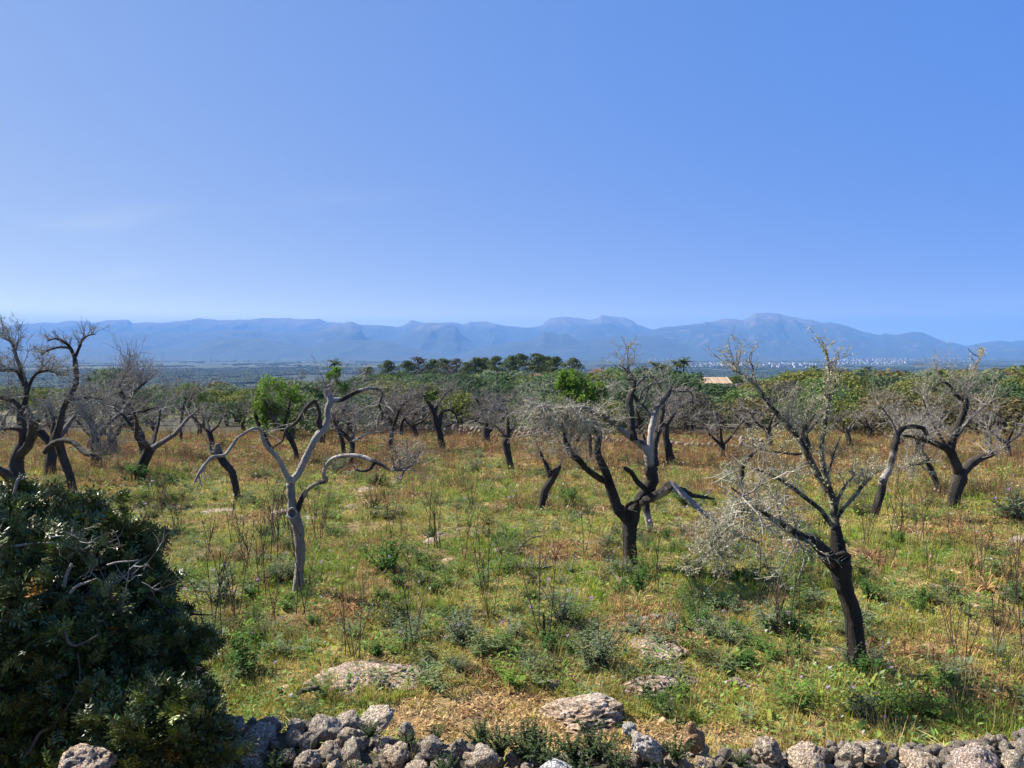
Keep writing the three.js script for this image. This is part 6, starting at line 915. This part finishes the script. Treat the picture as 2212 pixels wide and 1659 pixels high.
scatter('grass', 'short green and straw coloured grass covering the field', 'grass', tufts[0], M.grass, bins.g0); scatter('grass', 'taller seeding grass between the short grass of the field', 'grass', tufts[1], M.grass, bins.g1); scatter('grass', 'low matted grass on the ground of the field', 'grass', tufts[2], M.grass, bins.g2);
scatter('dry_grass', 'matted straw coloured dead grass lying on the field', 'dry grass', mat, M.dry, bins.mat); scatter('dry_grass', 'wispy straw coloured grass heads over the field', 'dry grass', wispy, M.dry, bins.wisp); scatter('undergrowth', 'small leafy weeds growing through the grass', 'weeds', broad, M.grass, bins.broad); scatter('dry_undergrowth', 'rust brown dead stalks massed over the far half of the field', 'dry undergrowth', dryStems, M.dry, bins.stems);
scatter('leaf_litter', 'orange and tan dead leaves littering the ground', 'leaf litter', deadLeaf, M.dry, bins.leaf); scatter('wild_blossom', 'tiny pink wild flowers dotted through the grass', 'wild flowers', blossom, M.petal, bins.pink); scatter('wild_blossom', 'tiny white wild flowers dotted through the grass', 'wild flowers', blossom, M.petal, bins.white);

// ---------------------------------------------------------------- weeds growing out of the rubble wall
R = rng(4101);
const weedProto = [0, 1, 2].map(() => makeThistle([[0.045, 0.075, 0.028], [0.07, 0.105, 0.038], [0.10, 0.13, 0.055]], { stems: 20, h: 0.26, dense: 7, leaf: 0.036, leafW: 0.016, name: 'creeping_weed', cat: 'weed' }));
[[1130, 1600, 5.1, 1], [1180, 1622, 4.95, 1], [1240, 1610, 5.0, 1.1], [1290, 1590, 5.1, 1], [1330, 1625, 4.9, 1], [1150, 1570, 5.25, 1], [1250, 1645, 4.75, 1], [1080, 1590, 5.15, 0.8], [1040, 1570, 5.3, 0.9], [880, 1598, 5.15, 0.6], [960, 1630, 4.85, 0.6], [1420, 1640, 4.75, 0.8], [1540, 1640, 4.75, 0.7], [1600, 1610, 5.0, 0.6], [760, 1640, 4.8, 0.7], [540, 1640, 4.8, 0.9], [590, 1625, 4.95, 0.7], [500, 1650, 4.7, 0.9], [1460, 1600, 5.05, 0.8], [800, 1590, 5.25, 0.6], [1000, 1655, 4.65, 0.7], [1690, 1650, 4.7, 0.6], [1380, 1575, 5.2, 0.6], [940, 1560, 5.4, 0.6], [1345, 1655, 4.65, 0.8]].forEach(([px, py, D, s], i) => { const p = at(px, py, D); p.y = heapY(p.x, p.z) - 0.02; const w = px < 700 ? 'left end' : px < 1010 ? 'left half' : px < 1370 ? 'weedy middle' : 'right half'; put(weedProto[i % 3], p, s * rr(0.7, 1.0), rr(0, 6.3), `dark small leaved weed in the ${w} of the rubble wall`, `small leaved weeds on the ${w} of the rubble wall`); });

// ---------------------------------------------------------------- the big mastic shrub at the left
R = rng(5001);
{
  const blobs = [[60, 1140, 5.7, 0.42], [170, 1110, 5.9, 0.34], [20, 1080, 5.9, 0.28], [250, 1180, 5.8, 0.36], [120, 1240, 5.4, 0.55], [300, 1250, 5.8, 0.34], [345, 1320, 5.7, 0.30], [405, 1345, 5.6, 0.16], [455, 1338, 5.6, 0.11], [430, 1375, 5.55, 0.1], [270, 1120, 5.9, 0.16], [345, 1215, 5.85, 0.15], [110, 1045, 6.0, 0.16], [60, 1350, 5.2, 0.55], [210, 1340, 5.3, 0.5], [310, 1410, 5.4, 0.4], [100, 1480, 5.05, 0.5], [250, 1490, 5.2, 0.42], [335, 1500, 5.35, 0.28], [360, 1440, 5.6, 0.22], [-110, 1180, 5.7, 0.7], [-110, 1400, 5.3, 0.75], [-60, 1560, 5.0, 0.5], [120, 1590, 5.05, 0.36], [240, 1590, 5.15, 0.3]].map(([x, y, D, r]) => ({ c: at(x - 30, y + 52, D), r: r * 0.8 }));
  const low = [[330, 1575, 4.75, 0.2], [300, 1640, 4.6, 0.2], [400, 1590, 4.85, 0.17], [450, 1600, 4.95, 0.13], [380, 1650, 4.65, 0.16], [260, 1610, 4.7, 0.16]].map(([x, y, D, r]) => ({ c: at(x, y, D), r }));
  const sprig = (glen, pairs, w, cols) => { const g = new GB(); g.tube([V(0, 0, 0), V(0, glen * 0.5, 0.006), V(0, glen, 0)], [0.0018, 0.0015, 0.001], 3, () => [0.12, 0.11, 0.05], 0, false); for (let k = 0; k < pairs; k++) for (const s of [-1, 1]) { const y = glen * (0.2 + 0.75 * k / pairs), d = V(s, 0.55 + rr(-0.2, 0.2), rr(-0.35, 0.35)).normalize(); g.leaf(V(0, y, 0), d, V(0, 0, 1), w * 2.7 * rr(0.85, 1.15), w, sc3(pick(cols), rr(0.8, 1.2)), 0.35, 0.003); } g.leaf(V(0, glen, 0), V(0, 1, 0.1).normalize(), V(0, 0, 1), w * 2.6, w, cols[0], 0.3); return g; };
  const bunch = (cols) => { const g = new GB(); for (let k = 0; k < 5; k++) { const s = sprig(rr(0.07, 0.11), 4, 0.0135, cols), q = new THREE.Quaternion().setFromUnitVectors(V(0, 1, 0), V(rr(-0.9, 0.9), rr(0.4, 1), rr(-0.9, 0.9)).normalize()), b = g.p.length / 3, y0 = k * 0.018; for (let i = 0; i < s.p.length; i += 3) { const v = V(s.p[i], s.p[i + 1], s.p[i + 2]).applyQuaternion(q); g.v(v.x, v.y + y0, v.z, [s.c[i], s.c[i + 1], s.c[i + 2]], s.u[i / 3 * 2], s.u[i / 3 * 2 + 1]); } for (const i of s.i) g.i.push(b + i); } return g.geo(); };
  const LEAF = [[0.066, 0.088, 0.022], [0.09, 0.115, 0.028], [0.048, 0.064, 0.017], [0.125, 0.15, 0.036]], bun = [0, 1, 2, 3].map(() => bunch(LEAF)), shoot = bunch([[0.42, 0.22, 0.05], [0.36, 0.25, 0.06], [0.3, 0.14, 0.04]]);
  const build = (label, list, cnt, sprays, name, branches, base) => {
    const t = thing(name, label, 'shrub', base), items = [[], [], [], []], sh = [], tot = list.reduce((s, b) => s + b.r * b.r, 0), q = new THREE.Quaternion(), Y = V(0, 1, 0);
    for (let k = 0; k < sprays; k++) { // loose leafy shoots that stand out of the mass
      const b = pick(list), d = V(rr(-1, 1), rr(-0.3, 0.8), rr(-0.4, 1)).normalize(), L = rr(0.12, 0.34), p0 = V().copy(b.c).addScaledVector(d, b.r * 0.8), dd = d.clone().add(V(rr(-0.5, 0.5), rr(0, 0.6), rr(-0.5, 0.5))).normalize(), p1 = p0.clone().addScaledVector(dd, L), md = V().lerpVectors(p0, p1, 0.5).add(V(0, 0.03, 0)); if (p1.y < surf(p1.x, p1.z) + 0.05) continue;
      const g = new GB(); g.tube([p0, md, p1], [0.006, 0.0045, 0.002], 4, () => [0.14, 0.12, 0.09], 0, false); g.mesh('shoot', M.twig, t, base);
      for (let j = 0; j < 13; j++) { const u = rr(0.25, 1), p = u < 0.5 ? V().lerpVectors(p0, md, u * 2) : V().lerpVectors(md, p1, u * 2 - 1); q.setFromUnitVectors(Y, V(rr(-1, 1), rr(-0.3, 1), rr(-1, 1)).addScaledVector(dd, 0.8).normalize()); items[Math.floor(R() * 4)].push({ p: p.sub(base), q: q.clone(), s: rr(0.55, 1.0), c: sc3(R() < 0.2 ? [1.9, 1.9, 1.0] : W1, rr(0.8, 1.4)) }); }
    }
    for (const b of list) { const m = Math.round(cnt * b.r * b.r / tot); for (let k = 0; k < m; k++) { const d = V(rr(-1, 1), rr(-1, 1), rr(-1, 1)); if (d.lengthSq() > 1 || d.lengthSq() < 0.01) { k--; continue; } d.normalize(); const nn = 1 + 0.35 * noise(d.x * 2.1 + b.c.x * 3, d.y * 2.1, d.z * 2.1 + b.c.z * 3), rad = b.r * nn * Math.pow(rr(0.12, 1.25), 0.45), p = V().copy(b.c).addScaledVector(d, rad); if (p.y < surf(p.x, p.z)) continue; if (noise(p.x * 2.6, p.y * 2.6, p.z * 2.6) > 0.1 && R() < 0.85) continue; const dir = V(rr(-0.7, 0.7), rr(0.1, 1), rr(-0.7, 0.7)).addScaledVector(d, 0.9).normalize(); q.setFromUnitVectors(Y, dir); q.multiply(new THREE.Quaternion().setFromAxisAngle(Y, rr(0, 6.3))); p.sub(base); const outer = rad > b.r * 0.92; if (outer && R() < 0.03) sh.push({ p, q: q.clone(), s: rr(0.7, 1.1), c: sc3(W1, rr(0.7, 1.2)) }); else items[Math.floor(R() * 4)].push({ p, q: q.clone(), s: rr(0.8, 1.4), c: sc3(R() < 0.12 ? [1.8, 1.9, 1.2] : W1, rr(0.7, 1.35)) }); } }
    items.forEach((it, k) => scatter('foliage', null, null, bun[k], M.glossy, it, t)); if (sh.length) { const m = scatter('young_shoot', 'orange young shoots', null, shoot, M.grass, sh, t); }
    if (sprays > 50) { // bare grey twigs standing in the leaves
      const B = { twigs: new GB(), lichen: new GB(), leaves: new GB() };
      for (let k = 0; k < 34; k++) { const p = at(rr(40, 310), rr(1150, 1330), rr(5.2, 5.55)); twig(B, p, V(rr(-0.2, 1), rr(-0.2, 0.7), rr(-0.4, 0.6)), rr(0.12, 0.32), 0.0045, 1, { kids: 4, crook: 0.4, cols: [[0.42, 0.39, 0.34], [0.3, 0.27, 0.24], [0.22, 0.2, 0.18]] }); }
      B.twigs.mesh('twig', M.twig, t, base, 'stuff');
    }
    for (const b of branches) { const P = b.p.map(([x, y, w, D]) => { const v = at(x, y, D); v.r = w * 0.5 / F * D; v.z -= 0.1; v.x *= 1 - 0.1 / v.z; return v; }), cv = new THREE.CatmullRomCurve3(P, false, 'centripetal'), N = (P.length - 1) * 5, pts = [], r = []; for (let k = 0; k <= N; k++) { const u = k / N, i = Math.min(P.length - 2, Math.floor(u * (P.length - 1))); pts.push(cv.getPoint(u)); r.push(lerp(P[i].r, P[i + 1].r, u * (P.length - 1) - i)); } const g = new GB(); g.tube(pts, r, 7, limbW(b.col ?? 'grey'), 0.2); g.mesh('branch', M.bark, t, base); }
    return t;
  };
  const f1 = (x, y) => [x * Z, ROWY[2] + y * Z], f3 = (x, y) => [x * Z, ROWY[3] + y * Z], S = (f, D, l) => l.map(([x, y, w], i) => [...f(x, y), w * Z, Array.isArray(D) ? lerp(D[0], D[1], i / (l.length - 1)) : D]);
  const base = at(60, 1560, 5.5); base.y = groundY(base.x, base.z);
  build('big dark glossy leaved mastic shrub filling the left foreground', blobs, 9000, 130, 'mastic_shrub', [
    { p: S(f1, [5.15, 5.3], [[90, 890, 20], [220, 872, 24], [330, 865, 26], [470, 862, 26], [570, 872, 22], [690, 930, 14]]), col: 'pale' }, { p: S(f1, 5.05, [[860, 1040, 16], [940, 1018, 15], [1040, 1010, 13], [1110, 1000, 9]]), col: 'pale' }, { p: S(f1, 5.0, [[510, 1220, 34], [530, 1130, 30], [575, 1030, 22]]), col: 'pale' }, { p: S(f1, 4.95, [[560, 1270, 24], [620, 1210, 28], [690, 1185, 18], [775, 1150, 9]]), col: 'pale' },
    { p: S(f3, [4.6, 4.75], [[190, 1650, 22], [250, 1570, 26], [325, 1440, 26], [420, 1385, 24], [500, 1290, 18], [590, 1150, 15], [635, 1040, 13], [640, 930, 12], [620, 780, 10]]), col: 'grey' }, { p: S(f3, 4.75, [[520, 610, 26], [545, 690, 26], [600, 725, 24], [700, 690, 18], [785, 640, 10]]), col: 'grey' }, { p: S(f3, [5.1, 5.3], [[730, 395, 24], [830, 415, 24], [960, 432, 22], [1100, 450, 12]]), col: 'brown' }, { p: S(f3, [5.3, 5.5], [[1195, 330, 26], [1260, 370, 26], [1330, 430, 24], [1480, 460, 20], [1700, 470, 10]]), col: 'dark' }, { p: S(f3, 5.4, [[1150, 300, 16], [1260, 275, 16], [1380, 225, 14], [1500, 175, 8]]), col: 'dark' }, { p: S(f1, 5.6, [[110, 460, 20], [145, 340, 24], [160, 330, 14]]), col: 'pale' },
    { p: S(f3, [5.4, 5.3], [[250, 1300, 70], [330, 1000, 60], [420, 700, 50], [500, 400, 40], [560, 150, 26], [600, -100, 14]]), col: 'dark' }, { p: S(f3, [5.4, 5.6], [[260, 1300, 60], [600, 900, 46], [900, 600, 34], [1200, 330, 24]]), col: 'dark' },
  ], base);
  const b2 = at(350, 1655, 4.8); b2.y = surf(b2.x, b2.z);
  build('small mastic shrub with orange young shoots in front of the rubble wall at the left', low, 1300, 22, 'mastic_shrub', [{ p: S(f3, 4.7, [[1000, 1600, 14], [1030, 1480, 12], [1080, 1350, 8]]), col: 'brown' }, { p: S(f3, 4.8, [[1200, 1650, 14], [1320, 1450, 11], [1450, 1330, 7]]), col: 'brown' }], b2);
}
// things that share a description are told apart by their order across the view
{
  const ord = ['leftmost', 'second', 'third', 'fourth', 'fifth', 'sixth', 'seventh', 'eighth', 'ninth', 'tenth', 'eleventh', 'twelfth', 'thirteenth', 'fourteenth', 'fifteenth', 'sixteenth', 'seventeenth', 'eighteenth', 'nineteenth', 'twentieth'], by = {};
  for (const o of scene.children) if (o.isGroup && o.userData.label) (by[o.userData.label] ??= []).push(o);
  for (const [l, list] of Object.entries(by)) if (list.length > 1) { list.sort((a, b) => a.position.x / -a.position.z - b.position.x / -b.position.z); list.forEach((o, i) => { o.userData.label = i === 0 ? `${l}, leftmost` : i === list.length - 1 ? `${l}, rightmost` : `${l}, ${ord[i] ?? 'next'} from left`; }); }
}
// templates that found no place in the view go again
for (const o of [...scene.children]) if (o.isGroup && !o.userData.label) scene.remove(o);

renderer.render(scene, camera);
